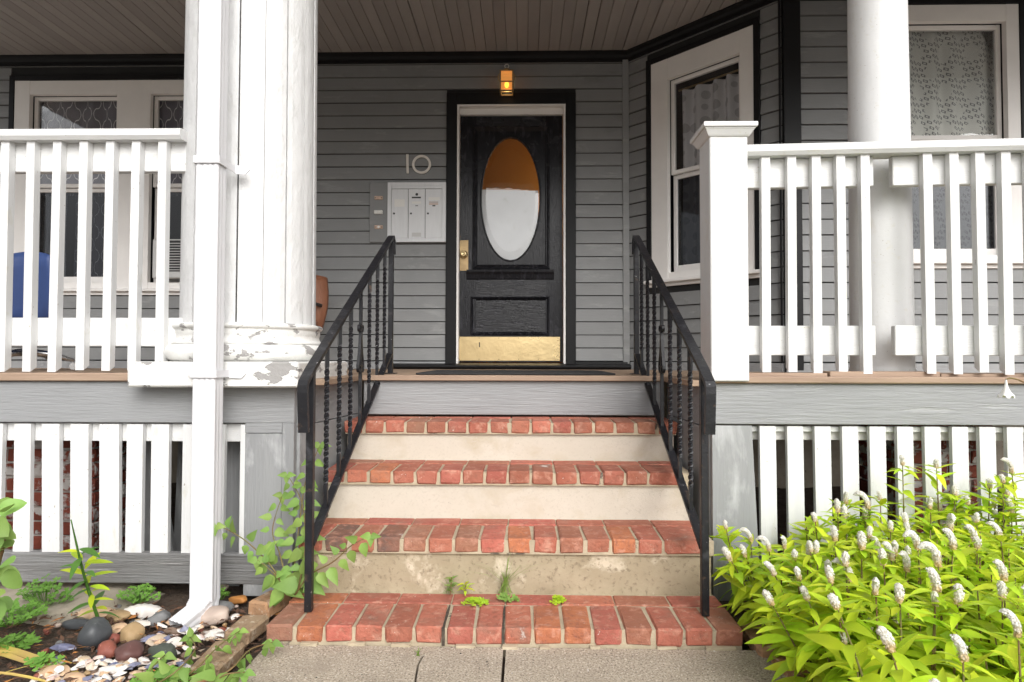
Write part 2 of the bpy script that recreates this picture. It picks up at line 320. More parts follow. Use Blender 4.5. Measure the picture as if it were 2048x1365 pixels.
def link(name, me, loc, parent=None, label=None):
    o = bpy.data.objects.new(name, me); COL.objects.link(o)
    if parent is not None:
        o.parent = parent; o.location = Vector(loc) - base_of(parent)
    else: o.location = loc
    if label: o['label'] = label
    return o
def base_of(p):
    v = Vector((0, 0, 0))
    while p is not None: v = v + p.location; p = p.parent
    return v
def tag(o, label, cat, group=None):
    o['label'] = label; o['category'] = cat
    if group: o['group'] = group
    return o
def thing(name, label, cat, loc=(0, 0, 0), group=None):
    o = bpy.data.objects.new(name, None); COL.objects.link(o); o.location = loc; o.empty_display_size = .1
    return tag(o, label, cat, group)
def struct(o, kind='structure'): o['kind'] = kind; return o
def B(*a, **k): return MB().box(*a, **k)
def frame(O, U, N):
    """matrix taking (u, outward, z) to the world"""
    return Matrix(((U[0], N[0], 0, O[0]), (U[1], N[1], 0, O[1]), (0, 0, 1, 0), (0, 0, 0, 1)))

YF = 2.70          # front of the porch, left and right of the steps
YD = 3.36          # front of the porch floor over the steps
YWALL = 5.30       # house wall with the door
ZD = 0.905         # porch floor
ZC = 3.60          # porch ceiling

# ------------------------------------------------------------------ ground, beds, walkway
g = MB().add([(-400, -400, -.16), (400, -400, -.16), (400, 400, -.16), (-400, 400, -.16)], [(0, 1, 2, 3)]).build('ground', 'ground'); struct(g)
def bed(name, x0, x1, y0, y1, z, amp, n, mat):
    m = MB(); nx = int((x1 - x0) / n) + 1; ny = int((y1 - y0) / n) + 1
    from mathutils import noise as mn
    vs = [(x0 + (x1 - x0) * i / nx, y0 + (y1 - y0) * j / ny, z + amp * mn.noise((i * .6, j * .6, z * 9))) for j in range(ny + 1) for i in range(nx + 1)]
    m.add(vs, [(j * (nx + 1) + i, j * (nx + 1) + i + 1, (j + 1) * (nx + 1) + i + 1, (j + 1) * (nx + 1) + i) for j in range(ny) for i in range(nx)])
    return struct(m.build(name, mat, smooth=True))
bed('soil_bed', -4.5, -.86, -.5, 2.9, -.06, .018, .045, 'soil')
bed('soil_bed', .80, 4.5, -.5, 2.9, -.03, .02, .05, 'soil')
bed('porch_crawlspace_earth', -6, 5, 2.9, 5.3, -.08, .03, .2, 'soil')
walk = B(-.90, .83, -3, 2.19, -.15, -.035).build('walkway', 'soil'); struct(walk)
cr = [G(888, 1283), G(882, 1296), G(846, 1312), G(836, 1330), G(830, 1365)]
crack = [(cr[0].x, 2.186)] + [(p.x, p.y) for p in cr[1:]] + [(cr[-1].x - .05, 1.4), (cr[-1].x - .02, .9), (-.5, -3)]
def slab(left, right):
    poly = left + right[::-1]; MB().prism(poly, -.12, 0.0, 'z').build('slab', 'walk', walk)
slab([(-.895, 2.186), (-.895, -3)], [(x - .0035, y) for x, y in crack])
slab([(x + .0035, y) for x, y in crack], [(-.072, 2.186), (-.072, -3)])
slab([(-.062, 2.186), (-.062, -3)], [(.825, 2.186), (.825, -3)])
edge = [(-3.2 + i * .03, 2.48 + .012 * math.sin(i * .7) + rng.uniform(-.009, .009)) for i in range(58)]
st = MB(); vs = []
for (x, y) in edge:
    k = max(0, x + 1.78) * .28
    vs += [(x, y - .012, -.12), (x, y, -.02 - k + rng.uniform(-.004, .003)), (x, y + .03, -.012 - k + rng.uniform(-.003, .003)), (x, 2.62, -.010 - k + rng.uniform(-.003, .003)), (x, 2.80, -.012 - k)]
st.add(vs, [(i * 5 + k, i * 5 + k + 1, i * 5 + 6 + k, i * 5 + 5 + k) for i in range(57) for k in range(4)] + [(0, 1, 2, 3, 4), tuple(range(57 * 5, 58 * 5))])
struct(st.build('concrete_strip', 'strip'))

# ------------------------------------------------------------------ brick steps
steps = thing('brick_steps', 'four red brick steps with cream risers leading up to the black door', 'steps', (-.067, 2.6, 0))
SX0 = -.900; BW = .0915; PIT = .1042; NB = 16
SX1 = SX0 + NB * PIT - .0125
SF = [2.193, 2.499, 2.804, 3.110]; ST = [.066, .284, .494, .684]
def brick_meshes(sx, sy, sz, n, c=.0055, j=.003):
    out = []
    for i in range(n):
        me, _ = B(-sx / 2, sx / 2, -sy / 2, sy / 2, -sz, 0, c=c, jit=j).mesh('brick'); out.append(me)
    return out
row_m = brick_meshes(BW, .203, .057, 7); str_m = brick_meshes(.203, .095, .057, 4, .003, .0015)
for me in row_m + str_m: me.materials.append(MT['brick'])
for si in range(4):
    y0, zt = SF[si], ST[si]
    yb = SF[si + 1] + .02 if si < 3 else 3.40
    low = ST[si - 1] - .07 if si else -.1
    MB().box(SX0 + .006, SX1 - .006, y0 + .006, yb + .05, zt - .064, zt - .0075).build('mortar_bed', 'mortar', steps)
    if si: MB().box(SX0 + .012, SX1 - .012, y0 + .021, yb + .04, low, zt - .060, c=.004).build('riser', 'riser' if si > 1 else 'riser_low', steps)
    else: MB().box(SX0 + .004, SX1 - .004, y0 + .004, yb + .04, -.1, zt - .056).build('footing', 'mortar', steps)
    for k in range(NB):
        if si in (1, 2) and k == NB - 1: continue
        x = SX0 + BW / 2 + k * PIT
        dx = dz = 0
        if si == 0: dx = {6: .004, 7: .004, 8: -.001}.get(k, 0); dz = {6: -.003, 7: -.0025}.get(k, 0)
        o = link('brick', row_m[(k * 3 + si * 5) % 7], (x + dx, y0 + .1015 + rng.uniform(-.004, .003), zt + dz + rng.uniform(-.0015, .0015)), steps)
        o.rotation_euler = (rng.uniform(-.008, .008), rng.uniform(-.008, .008), rng.uniform(-.012, .012))
        if si in (1, 2) and k == NB - 2: o.scale.x = 1.6; o.location.x += .027
    for k in range(8):
        x = SX0 + .1 + k * .2085
        w_ = 1.0
        if x + .1 > SX1: w_ = (SX1 - .004 - (x - .1)) / .203; x = (SX1 - .004 + x - .1) / 2
        if w_ < .15: break
        o = link('brick', str_m[(k + si) % 4], (x, y0 + .203 + .010 + .0475, zt - .001 + rng.uniform(-.0015, .001)), steps); o.scale.x = w_
for jx in (6, 8):
    xg = SX0 + jx * PIT - .0063
    MB().prism([(xg - .0052, SF[0] - .001), (xg - .003, SF[0] + .06), (xg - .006, SF[0] + .13), (xg - .002, SF[0] + .2), (xg + .002, SF[0] + .2), (xg + .004, SF[0] + .12), (xg + .003, SF[0] + .05), (xg + .0055, SF[0] - .001)], .0, ST[0] - .003, 'z').build('open_joint', 'joint', steps)
# crumbled mortar along the joint between the lowest step and the walk
for k in range(9):
    x = SX0 + .1 + k * .175 + rng.uniform(-.04, .04); w = rng.uniform(.03, .11)
    MB().box(x, x + w, 2.172 + rng.uniform(0, .012), 2.2, -.004, .006 + rng.uniform(0, .004), c=.002, jit=.0018).build('mortar_fillet', 'mortar', steps)

# ------------------------------------------------------------------ iron handrails
def twisted(L, s, y0, y1, turns):
    m = MB(); n = 64; vs = []; ang = 0
    for i in range(n + 1):
        z = L * i / n; t = min(max((z - y0) / (y1 - y0), 0), 1); ang = turns * 2 * math.pi * t
        for k in range(4):
            a = ang + math.pi / 4 + k * math.pi / 2; vs.append((s * math.cos(a), s * math.sin(a), z))
    m.add(vs, [(i * 4 + k, i * 4 + (k + 1) % 4, (i + 1) * 4 + (k + 1) % 4, (i + 1) * 4 + k) for i in range(n) for k in range(4)]); return m
def strip(path, x0, x1, th):
    """flat bar following a path in the (y, z) plane"""
    m = MB(); n = len(path); vs = []
    for i, (y, z) in enumerate(path):
        a = path[max(i - 1, 0)]; b = path[min(i + 1, n - 1)]; d = Vector((b[0] - a[0], b[1] - a[1])).normalized(); nn = Vector((-d.y, d.x)) * th / 2
        for (x, s) in ((x0, 1), (x1, 1), (x1, -1), (x0, -1)): vs.append((x, y + nn.x * s, z + nn.y * s))
    fs = [(i * 4 + k, i * 4 + (k + 1) % 4, (i + 1) * 4 + (k + 1) % 4, (i + 1) * 4 + k) for i in range(n - 1) for k in range(4)] + [(0, 1, 2, 3), tuple(range(4 * n - 4, 4 * n))]
    return m.add(vs, fs)
def rail_z(y): return .945 + (y - 2.315) * .552       # underside of the top rail
def low_z(y): return .300 + (y - 2.315) * .535        # top of the lower rail
tw_me, _ = twisted(.66, .0105, .10, .56, 4.6).mesh('baluster'); tw_me.materials.append(MT['iron'])
def handrail(X, label):
    t = thing('iron_handrail', label, 'handrail', (X, 2.315, ST[0]), 'iron handrails of the steps')
    yl, yu = 2.315, 3.69
    MB().box(X - .0135, X + .0135, yl - .0135, yl + .0135, ST[0], rail_z(yl) + .01, c=.002).build('post', 'iron', t)
    MB().box(X - .014, X + .014, yu - .014, yu + .014, ZD, rail_z(yu) + .01, c=.002).build('post', 'iron', t)
    MB().box(X - .035, X + .035, yu - .035, yu + .035, ZD, ZD + .006, c=.002).build('foot_plate', 'iron', t)
    a = 2.225
    path = [(a + .018, rail_z(a) - .165), (a + .004, rail_z(a) - .02), (a + .004, rail_z(a) + .004), (a + .012, rail_z(a) + .016), (2.315, rail_z(2.315) + .016), (3.0, rail_z(3.0) + .016), (3.675, rail_z(3.675) + .016), (3.70, rail_z(3.70) + .012), (3.722, rail_z(3.7) - .008), (3.73, rail_z(3.7) - .09)]
    strip(path, X - .018, X + .018, .017).build('top_rail', 'iron', t)
    strip([(2.325, low_z(2.325)), (3.66, low_z(3.66)), (3.68, low_z(3.66) + .002)], X - .016, X + .016, .012).build('lower_rail', 'iron', t)
    for i in range(7):
        y = 2.50 + i * .1703
        zb = low_z(y) - .004; L = rail_z(y) + .012 - zb
        if i == 3:
            p = MB().box(X - .0075, X + .0075, y - .0075, y + .0075, zb, zb + L, c=.001).build('baluster', 'iron', t)
            zc = zb + L * .5 - .07
            for s in (-1, 1):
                pts = []
                def curl(cx, cz, r0, a0, a1, n=14):
                    return [(cx + (r0 * (1 - .55 * k / n)) * math.cos(a0 + (a1 - a0) * k / n), cz + (r0 * (1 - .55 * k / n)) * math.sin(a0 + (a1 - a0) * k / n)) for k in range(n + 1)]
                top = curl(.022, .205, .020, math.pi, -1.2 * math.pi)[::-1]; bot = curl(.026, .018, .024, 0, -2.2 * math.pi) if False else curl(.026, .015, .022, 0, -2.1 * math.pi)
                pts = [(q[0], q[1]) for q in top] + [(.008, .17), (.022, .09), (.047, .03)] + bot
                strip([(y + s * q[0], zc + q[1]) for q in pts], X - .007, X + .007, .004).build('scroll', 'iron', p)
        else:
            o = link('baluster', tw_me, (X, y, zb), t); o.scale.z = L / .66
handrail(-.794, 'black wrought iron handrail between the steps and the thick column')
handrail(.658, 'black wrought iron handrail between the steps and the square newel post')

# ------------------------------------------------------------------ porch floor and its fascia
deck = thing('porch_floor', 'grey porch floor edge with wide fascia boards and brown wood nosing', 'porch', (0, 3.4, .7))
def plank_y(name, x0, x1, y0, y1, z0, z1, mat, par, c=.002): MB().box(x0, x1, y0, y1, z0, z1, c=c).build(name, mat, par)
x = -5.0
while x < 4.6:
    y0 = YD + .012 if -.90 < x < .70 else (YF + .01)
    if y0 > 3: y0 = YD + .004
    plank_y('floor_board', x, x + .085, y0, 5.31, ZD - .026, ZD + rng.uniform(-.001, .001), 'decking', deck)
    x += .088
MB().box(-.872, .752, YD - .025, YD + .002, ZD - .028, ZD + .001, c=.004).build('nosing', 'nosing', deck)
MB().box(-.868, .748, YD + .004, YD + .04, .694, ZD - .030, c=.003).build('fascia_board', 'grey', deck)
# left and right fronts
MB().box(-4.6, XW(590, YF), YF, YF + .035, ZW(846, YF, 300), .893, c=.003).build('fascia_board', 'grey', deck)
MB().box(.80, 4.4, YF, YF + .035, ZW(850, YF, 1700), .893, c=.003).build('fascia_board', 'grey', deck)
MB().box(-4.6, -1.0, YF - .022, YF + .09, .895, ZW(746, YF, 150), c=.005).build('nosing', 'nosing', deck)
MB().box(.79, 4.4, YF - .022, YF + .03, .894, ZW(754, YF, 1700), c=.005).build('nosing', 'nosing', deck)
for (a, b, zt) in ((1480, 1640, .937), (1645, 1860, .944), (1862, 2200, .935)):
    MB().box(XW(a, 2.8), XW(b, 2.8), YF + .034, YF + .16, .90, zt, c=.002).build('filler_board', 'nosing', deck)
def ret(xa, xb, s):
    """side walls where the floor steps back behind the stairs"""
    for z0, z1, th, m in ((.70, .893, .03, 'grey'), (-.05, .695, .02, 'greyv')):
        MB().prism([(xa, YF + .036), (xb, YD + .05), (xb - s * th, YD + .05), (xa - s * th, YF + .036)], z0, z1, 'z').build('side_board', m, deck)
    MB().prism([(xa + s * .012, YF + .03), (xb + s * .012, YD - .0), (xb - s * .04, YD - .0), (xa - s * .04, YF + .03)], .895, ZD + .002, 'z').build('nosing', 'nosing', deck)
ret(-.985, -.905, 1); ret(.80, .772, -1)
MB().box(XW(492, YF), XW(566, YF), YF + .002, YF + .028, -.03, ZW(868, YF, 540), c=.002).build('corner_board', 'greyv', deck)
MB().box(XW(566, YF) + .002, XW(590, YF), YF - .002, YF + .034, -.03, ZW(847, YF, 540), c=.002).build('corner_board', 'greyv', deck)
MB().box(XW(492, YF), XW(566, YF), YF + .001, YF + .026, ZW(867, YF, 540), ZW(847, YF, 540), c=.002).build('corner_board', 'grey', deck)
MB().prism([(XW(1424, YF), ZW(852, YF, 1480)), (XW(1503, YF), ZW(852, YF, 1480)), (XW(1519, YF), -.03), (XW(1424, YF), -.03)], YF + .004, YF + .03, 'y').build('corner_board', 'greyv', deck)

# ------------------------------------------------------------------ slatted skirts under the porch
def slat(par, x0, x1, zb, zt, lean=0.0, y=YF + .006):
    MB().prism([(x0 + lean, zb), (x1 + lean, zb), (x1, zt), (x0, zt)], y, y + .022, 'y').build('slat', 'white_v', par)
sk = thing('slatted_porch_skirt', 'white slatted skirt over a weathered grey base board, beside the downspout', 'skirt', (-2, YF, 0), 'slatted skirts under the porch')
yy = YF + .01
zt, zb = ZW(848, yy, 200), ZW(1105, yy, 200)
MB().box(-4.4, XW(480, yy), yy + .024, yy + .045, ZW(884, yy, 200), zt, c=.002).build('top_batten', 'white_h', sk)
for a, b, ln in ((-196, -162, 0), (-140, -106, 0), (-83, -50, 0), (-27, 7, 0), (30, 63, .006), (85, 120, .012), (142, 178, .01), (200, 239, .01), (255, 287, .002), (304, 339, .003), (367, 402, 0), (425, 451, -.002), (482, 495, .0)):
    slat(sk, XW(a, yy, 860), XW(b, yy, 860), zb + .001, zt - .001, ln)
MB().box(-4.4, XW(588, yy), YF - .004, YF + .036, ZW(1167, YF, 200), ZW(1106, YF, 200), c=.006, jit=.001).build('base_board', 'wgrey', sk)
sk = thing('slatted_porch_skirt', 'white slatted skirt rising behind the lime green flowering plants', 'skirt', (1.8, YF, 0), 'slatted skirts under the porch')
zt, zb = ZW(853, yy, 1700), .13
MB().box(XW(1505, yy), 4.3, yy + .026, yy + .046, ZW(866, yy, 1700), ZW(855, yy, 1700), c=.002).build('top_batten', 'white_h', sk)
MB().box(XW(1505, yy), 4.3, yy + .05, yy + .085, ZW(884, yy, 1700), ZW(864, yy, 1700), c=.002).build('top_batten', 'trimw', sk)
for i in range(14):
    a = 1519 + i * 54.9
    slat(sk, XW(a, yy, 900), XW(a + 32, yy, 900), zb, zt - .001, .004)
MB().box(XW(1520, yy), 4.3, YF - .004, YF + .036, 0, .128, c=.006, jit=.001).build('base_board', 'wgrey', sk)
# brick piers and leaning boards under the porch
pb = [B(-.1, .1, -.045, .045, -.0285, .0285, c=.005, jit=.004).mesh('brick')[0] for i in range(6)]
for me in pb: me.materials.append(MT['pbrick'])
def pier(x0, x1, y0, y1, label):
    t = thing('brick_pier', label, 'pier', ((x0 + x1) / 2, (y0 + y1) / 2, -.1), 'brick piers under the porch')
    MB().box(x0 + .012, x1 - .012, y0 + .012, y1 - .012, -.1, .86).build('core', 'pmortar', t)
    for k in range(14):
        z = -.06 + k * .067
        for side in (0, 1, 2):
            L = (x1 - x0) if side == 0 else (y1 - y0); n = max(1, round(L / .21)); off = .105 if k % 2 else 0
            p = -off
            while p < L - .02:
                a, b = max(p, 0), min(p + .2, L)
                if b - a > .03:
                    m = (a + b) / 2
                    if side == 0: o = link('brick', pb[rng.randrange(6)], (x0 + m, y0 + .045, z), t)
                    else:
                        o = link('brick', pb[rng.randrange(6)], ((x1 - .045) if side == 1 else (x0 + .045), y0 + m, z), t); o.rotation_euler.z = math.pi / 2
                    o.scale.x = (b - a) / .2; o.rotation_euler.x = rng.uniform(-.02, .02)
                p += .21
pier(-2.50, -1.985, 2.86, 3.30, 'peeling whitewashed red brick pier behind the slats beside the downspout')
pier(1.76, 2.17, 2.95, 3.35, 'dark red brick pier behind the slats above the flowering plants')
for ib, (a, b, lean, y) in enumerate(((292, 320, .01, 3.0), (338, 364, .12, 2.95), (352, 378, -.02, 3.1), (440, 484, -.01, 2.9))):
    o = MB().prism([(XW(a, y) , -.06), (XW(b, y), -.06), (XW(b, y) - lean, ZW(880, y)), (XW(a, y) - lean, ZW(880, y))], y, y + .025, 'y').build('leaning_board', 'greyv')
    tag(o, ('narrow grey board upright under the porch beside the brick pier', 'grey board slanting steeply under the porch behind the slats', 'grey board standing behind the slanting one under the porch', 'wide grey board under the porch next to the corner board')[ib], 'board', 'loose boards under the porch')
struct(MB().box(-6, 5, 5.32, 5.4, -.1, ZD - .03).build('foundation_wall', 'strip'))

# ------------------------------------------------------------------ columns
CX, CY, CR = -1.312, 2.955, .300
col = thing('porch_column', 'thick white round column of cracked staves on a peeling square plinth', 'column', (CX, CY, .87), 'columns of the porch')
NS = 18; z0, z1 = 1.125, 3.17
MB().lathe([(CR - .03, z0), (CR - .035, z1)], 36, (CX, CY, 0)).build('core', 'alumd', col)
for k in range(NS):
    a0 = 2 * math.pi * k / NS + .07; a1 = a0 + 2 * math.pi / NS - rng.choice((.008, .012, .018, .024))
    m = MB(); n = 4; vs = []; dr = rng.uniform(-.0018, .0012)
    zs = [z0 + rng.uniform(-.002, .006), 1.8, 2.5, z1]
    for z in zs:
        r = CR + dr - (z - z0) * .004
        for q in range(n + 1):
            t = a0 + (a1 - a0) * q / n; rr = r - (.0015 if q in (0, n) else 0); vs.append((CX + rr * math.cos(t), CY + rr * math.sin(t), z))
        for q in range(n, -1, -1):
            t = a0 + (a1 - a0) * q / n; vs.append((CX + (r - .025) * math.cos(t), CY + (r - .025) * math.sin(t), z))
    w = 2 * (n + 1)
    fs = [(i * w + q, i * w + (q + 1) % w, (i + 1) * w + (q + 1) % w, (i + 1) * w + q) for i in range(3) for q in range(w)]
    fs += [tuple(range(w)), tuple(range(3 * w, 4 * w))]
    m.add(vs, fs); m.build('stave', 'column', col)
def arc(cx, cz, r, a, b, n=8, ez=1): return [(cx + r * math.cos(R(a + (b - a) * i / n)), cz + ez * r * math.sin(R(a + (b - a) * i / n))) for i in range(n + 1)]
prof = [(.2, 1.150), (.314, 1.150)] + arc(.322, 1.139, .012, 90, -90) + [(.322, 1.118)] + arc(.345, 1.092, .026, 150, 250, 8) + [(.336, 1.058)] + arc(.328, 1.022, .036, 85, -85, 12) + [(.335, .984), (.2, .984)]
MB().lathe(prof, 72, (CX, CY, 0)).build('base_moulding', 'peel', col, smooth=True)
pl = MB(); PX0, PX1, PY0, PY1 = -1.668, -.945, 2.592, 3.32; vs = []
for i in range(2):
    pass
pl.box(PX0, PX1, PY0, PY1, .872, .984, c=.009, jit=.004); pl.build('plinth', 'peel', col)
c2x, c2y = XW(1762, 3.0, 600), 3.0
col2 = thing('porch_column', 'slender smooth white round column behind the railing by the lace window', 'column', (c2x, c2y, ZD), 'columns of the porch')
MB().lathe([(.134, .955), (.133, 1.3), (.130, 2.0), (.126, 2.7), (.122, 3.17)], 56, (c2x, c2y, 0)).build('shaft', 'white', col2, smooth=True)
MB().lathe([(.0, ZD - .002), (.138, ZD - .002), (.138, .955), (.0, .956)], 56, (c2x, c2y, 0)).build('base', 'white', col2)

# ------------------------------------------------------------------ newel post
nx0, nx1 = XW(1421, 2.66, 500), XW(1497, 2.66, 500)
nw = thing('newel_post', 'square white newel post with moulded cap at the head of the steps', 'post', ((nx0 + nx1) / 2, 2.74, ZD))
MB().box(nx0, nx1, 2.66, 2.66 + (nx1 - nx0), ZD - .002, 1.965, c=.004).build('shaft', 'white', nw)
mx, my, hw = (nx0 + nx1) / 2, 2.66 + (nx1 - nx0) / 2, (nx1 - nx0) / 2
def ring_sq(prof):
    m = MB(); vs = []
    for (r, z) in prof: vs += [(mx - r, my - r, z), (mx + r, my - r, z), (mx + r, my + r, z), (mx - r, my + r, z)]
    n = len(prof)
    return m.add(vs, [(i * 4 + k, i * 4 + (k + 1) % 4, (i + 1) * 4 + (k + 1) % 4, (i + 1) * 4 + k) for i in range(n - 1) for k in range(4)] + [(0, 1, 2, 3), tuple(range(4 * n - 4, 4 * n))])
ring_sq([(hw + .001, 1.945), (hw + .006, 1.947), (hw + .010, 1.952), (hw + .022, 1.972), (hw + .025, 1.975), (hw + .025, 1.979)]).build('cap_moulding', 'white', nw)
ring_sq([(hw + .031, 1.980), (hw + .033, 1.983), (hw + .033, 1.998), (hw + .030, 2.001), (hw - .02, 2.012)]).build('cap', 'white', nw)

# ------------------------------------------------------------------ porch railings
def railing(label, A, Bp, zc, cap_h, sub, low, xs, zs, base, cuts=None, group='porch railings'):
    """A, Bp: ends (x, y) of the rail line; xs: baluster positions along it"""
    d = Vector((Bp[0] - A[0], Bp[1] - A[1])); L = d.length; U = d.normalized(); N = Vector((U.y, -U.x))
    if N.y > 0: N = -N
    F = frame((A[0], A[1]), U, N); t = thing('porch_railing', label, 'railing', (A[0] + d.x / 2, A[1] + d.y / 2, base), group)
    MB().prism([(-.055, zc - cap_h), (.05, zc - cap_h - .004), (.062, zc - cap_h + .012), (.062, zc - .008), (.05, zc), (-.055, zc)], 0, L, 'x', F).build('handrail', 'white_h', t)
    for (z0, z1) in (sub, low):
        for (a, b) in (cuts or [(0, L)]): MB().box(a, b, -.036, .0, z0, z1, c=.003, M=F).build('rail', 'white_h', t)
    for u in xs:
        s = .0185; l = rng.uniform(-.004, .004); dz = rng.uniform(-.006, .004)
        zt = min(zs[1], zc - cap_h - .004)
        m = MB(); vs = []
        for (z, o_, cut) in ((zs[0] + dz, l, .012), (zt, 0, 0)):
            for (p, q) in ((-s, .002), (s, .002), (s, .037), (-s, .037)):
                vs.append((u + p + o_, q, z + (cut * 1.6 if q < .01 else 0)))
        m.add(vs, [(0, 1, 2, 3), (4, 5, 6, 7), (0, 1, 5, 4), (1, 2, 6, 5), (2, 3, 7, 6), (3, 0, 4, 7)], F); m.build('baluster', 'white_v', t)
    return t
YR = 2.735
xs = [XW(px, YR - .03, 500) for px in (-205, -152, -98, -45, 8, 59, 112, 165, 218, 270, 323)]
A = (-4.2, YR)
railing('white railing of square balusters running up to the thick column', A, (-1.505, YR), ZW(266, YR, 180), .045,
        (ZW(344, YR, 180), ZW(286, YR, 180)), (ZW(693, YR, 180), ZW(636, YR, 180)), [x + 4.2 for x in xs], (ZW(742, YR, 180), ZW(278, YR, 180)), ZD)
A = (nx1 - .01, 2.80); Bq = (3.4, 2.66)
def along(px):
    # distance along the slightly angled right-hand railing of a photo column
    U = (Vector((Bq[0], Bq[1])) - Vector(A)).normalized(); d = ray(px, 500)
    # solve (A + s U) on the ray plane x/y = d.x/d.y
    k = d.x / d.y
    return (k * (A[1] - .03) - A[0]) / (U.x - k * U.y)
zr = ZW(296, 2.79, 1510)
railing('white railing of square balusters from the newel post past the slender column', A, Bq, zr, .046,
        (ZW(376, 2.79, 1510), ZW(318, 2.79, 1510)), (ZW(711, 2.79, 1510), ZW(652, 2.79, 1510)),
        [along(p) for p in (1533, 1585, 1634, 1683, 1732, 1857, 1910, 1962, 2014, 2066, 2118, 2170)], (ZW(745, 2.79, 1510), zr - .05), ZD, [(0, along(1757)), (along(1796), 2.6)])

# ------------------------------------------------------------------ downspout
dx0, dyc = -1.285, 2.515
ds = thing('downspout', 'white ribbed rain downspout strapped to the thick column, emptying onto the shells', 'downspout', (dx0, dyc, -.04))
def ribbed(hw, hd, dep=.004):
    pts = []
    n = 7
    for i in range(n):                       # front face ribs
        x = -hw + .012 + (2 * hw - .024) * i / (n - 1); pts.append((x, -hd + (dep if i % 2 else 0)))
    pts += [(hw - .004, -hd + .001), (hw, -hd + .006)]
    for i in range(5):
        y = -hd + .012 + (2 * hd - .024) * i / 4; pts.append((hw - (dep * .6 if i % 2 else 0), y))
    pts += [(hw, hd), (-hw, hd), (-hw, -hd + .006), (-hw + .004, -hd + .001)]
    return pts
def pipe_sweep(secs, hw, hd):
    m = MB(); pr = ribbed(hw, hd); n = len(pr); vs = []
    for (c, tilt, yaw, sc) in secs:
        M = Matrix.Translation(c) @ Matrix.Rotation(yaw, 4, 'Z') @ Matrix.Rotation(tilt, 4, 'X')
        vs += [tuple(M @ Vector((p[0] * sc, p[1] * sc, 0))) for p in pr]
    return m.add(vs, [(i * n + k, i * n + (k + 1) % n, (i + 1) * n + (k + 1) % n, (i + 1) * n + k) for i in range(len(secs) - 1) for k in range(n)])
z_el = ZW(1192, dyc, 408)
pipe_sweep([((dx0, dyc, z_el - .012), 0, 0, 1), ((dx0, dyc, 1.04), 0, 0, 1), ((dx0 + .002, dyc + .0, 3.3), 0, 0, 1)], .046, .036).build('pipe', 'pipe', ds)
el = []
for i in range(9):
    a = R(9.5 * i); rr = .062
    el.append(((dx0 - .012 * (i / 8) ** 1.2, dyc - rr * (1 - math.cos(a)), z_el - rr * math.sin(a)), -a, -R(28) * i / 8, .93 if i % 2 == 0 else .965))
el.append(((dx0 - .030, dyc - .135, z_el - .078), -R(70), -R(28), .95))
pipe_sweep(el, .048, .040).build('elbow', 'pipe', ds)
def strap(z, wid, off):
    t = MB()
    t.box(dx0 - .052, dx0 + .052, dyc - .043, dyc - .038, z - .016, z + .016, c=.002)
    for s in (-1, 1):
        t.box(*(sorted((dx0 + s * .050, dx0 + s * .054))), dyc - .04, dyc + off, z - .016, z + .016, c=.001)
        t.prism([(dx0 + s * .050, z - .018), (dx0 + s * (wid - .02), z - .021), (dx0 + s * wid, z), (dx0 + s * (wid - .02), z + .021), (dx0 + s * .050, z + .018)], dyc + off - .003, dyc + off + .002, 'y')
    t.build('strap', 'pipe', ds)
strap(ZW(748, dyc, 410), .125, .071); strap(ZW(325, dyc, 420), .115, .105)

# ------------------------------------------------------------------ the house
house = thing('house', 'grey clapboard house with black door, angled bay and dark porch ceiling', 'house', (-.2, YWALL, ZD))
F0 = frame((0, YWALL), (1, 0), (0, -1)); s2 = math.sqrt(.5)
BX, BT = XW(1258, YWALL, 400), .92 * math.sqrt(2)
F1 = frame((BX, YWALL), (s2, -s2), (-s2, -s2)); YB = YWALL - .92; B2 = BX + .92
F2 = frame((B2, YB), (1, 0), (0, -1))
COURSE = .1107
def wall(F, u0, u1, holes, lo, name='wall'):
    us = sorted({u0, u1, *[h[0] for h in holes], *[h[1] for h in holes]}); zs = sorted({ZD - .03, ZC + .02, *[h[2] for h in holes], *[h[3] for h in holes]})
    m = MB()
    for a, b in zip(us, us[1:]):
        for c, d in zip(zs, zs[1:]):
            if not any(h[0] <= (a + b) / 2 <= h[1] and h[2] <= (c + d) / 2 <= h[3] for h in holes) and a >= u0 and b <= u1: m.box(a, b, -.12, -.001, c, d, M=F)
    w = m.build(name, 'sheath', house)
    z = lo
    while z < ZC - .02:
        zt = min(z + COURSE + .0005, ZC)
        ints = [(u0, u1)]
        for h in holes:
            if h[2] < z + COURSE * .85 and h[3] > z + .012:
                nn = []
                for a, b in ints:
                    if h[1] <= a or h[0] >= b: nn.append((a, b)); continue
                    if h[0] - a > .02: nn.append((a, h[0]))
                    if b - h[1] > .02: nn.append((h[1], b))
                ints = nn
        for a, b in ints:
            zb = z + rng.uniform(-.0015, .0015); e = rng.uniform(-.0015, .0015)
            MB().prism([(0, zb + .007), (.018 + e, zb + .007), (.0175 + e, zb + .012), (.005, zt), (0, zt)], a + .001, b - .001, 'x', F).build('clapboard', 'siding', w)
        z += COURSE
    return w
def Lw(px, py, F=0): # photo point on the door wall -> (u, z)
    p = W(px, py, YWALL); return p.x, p.z
# --- openings on the door wall
wl, wt = Lw(24, 154); wr, wb = Lw(528, 591)
dl, dt = Lw(894, 189); dr_, _ = Lw(1151, 189)
base0 = ZW(723, YWALL, 900)
wall(F0, -5.0, BX, [(wl, wr, wb, wt), (dl, dr_, ZD - .1, dt)], base0)
MB().box(BX - .055, BX - .002, .0, .024, ZD, ZC, c=.002, M=F0).build('corner_board', 'siding', house)
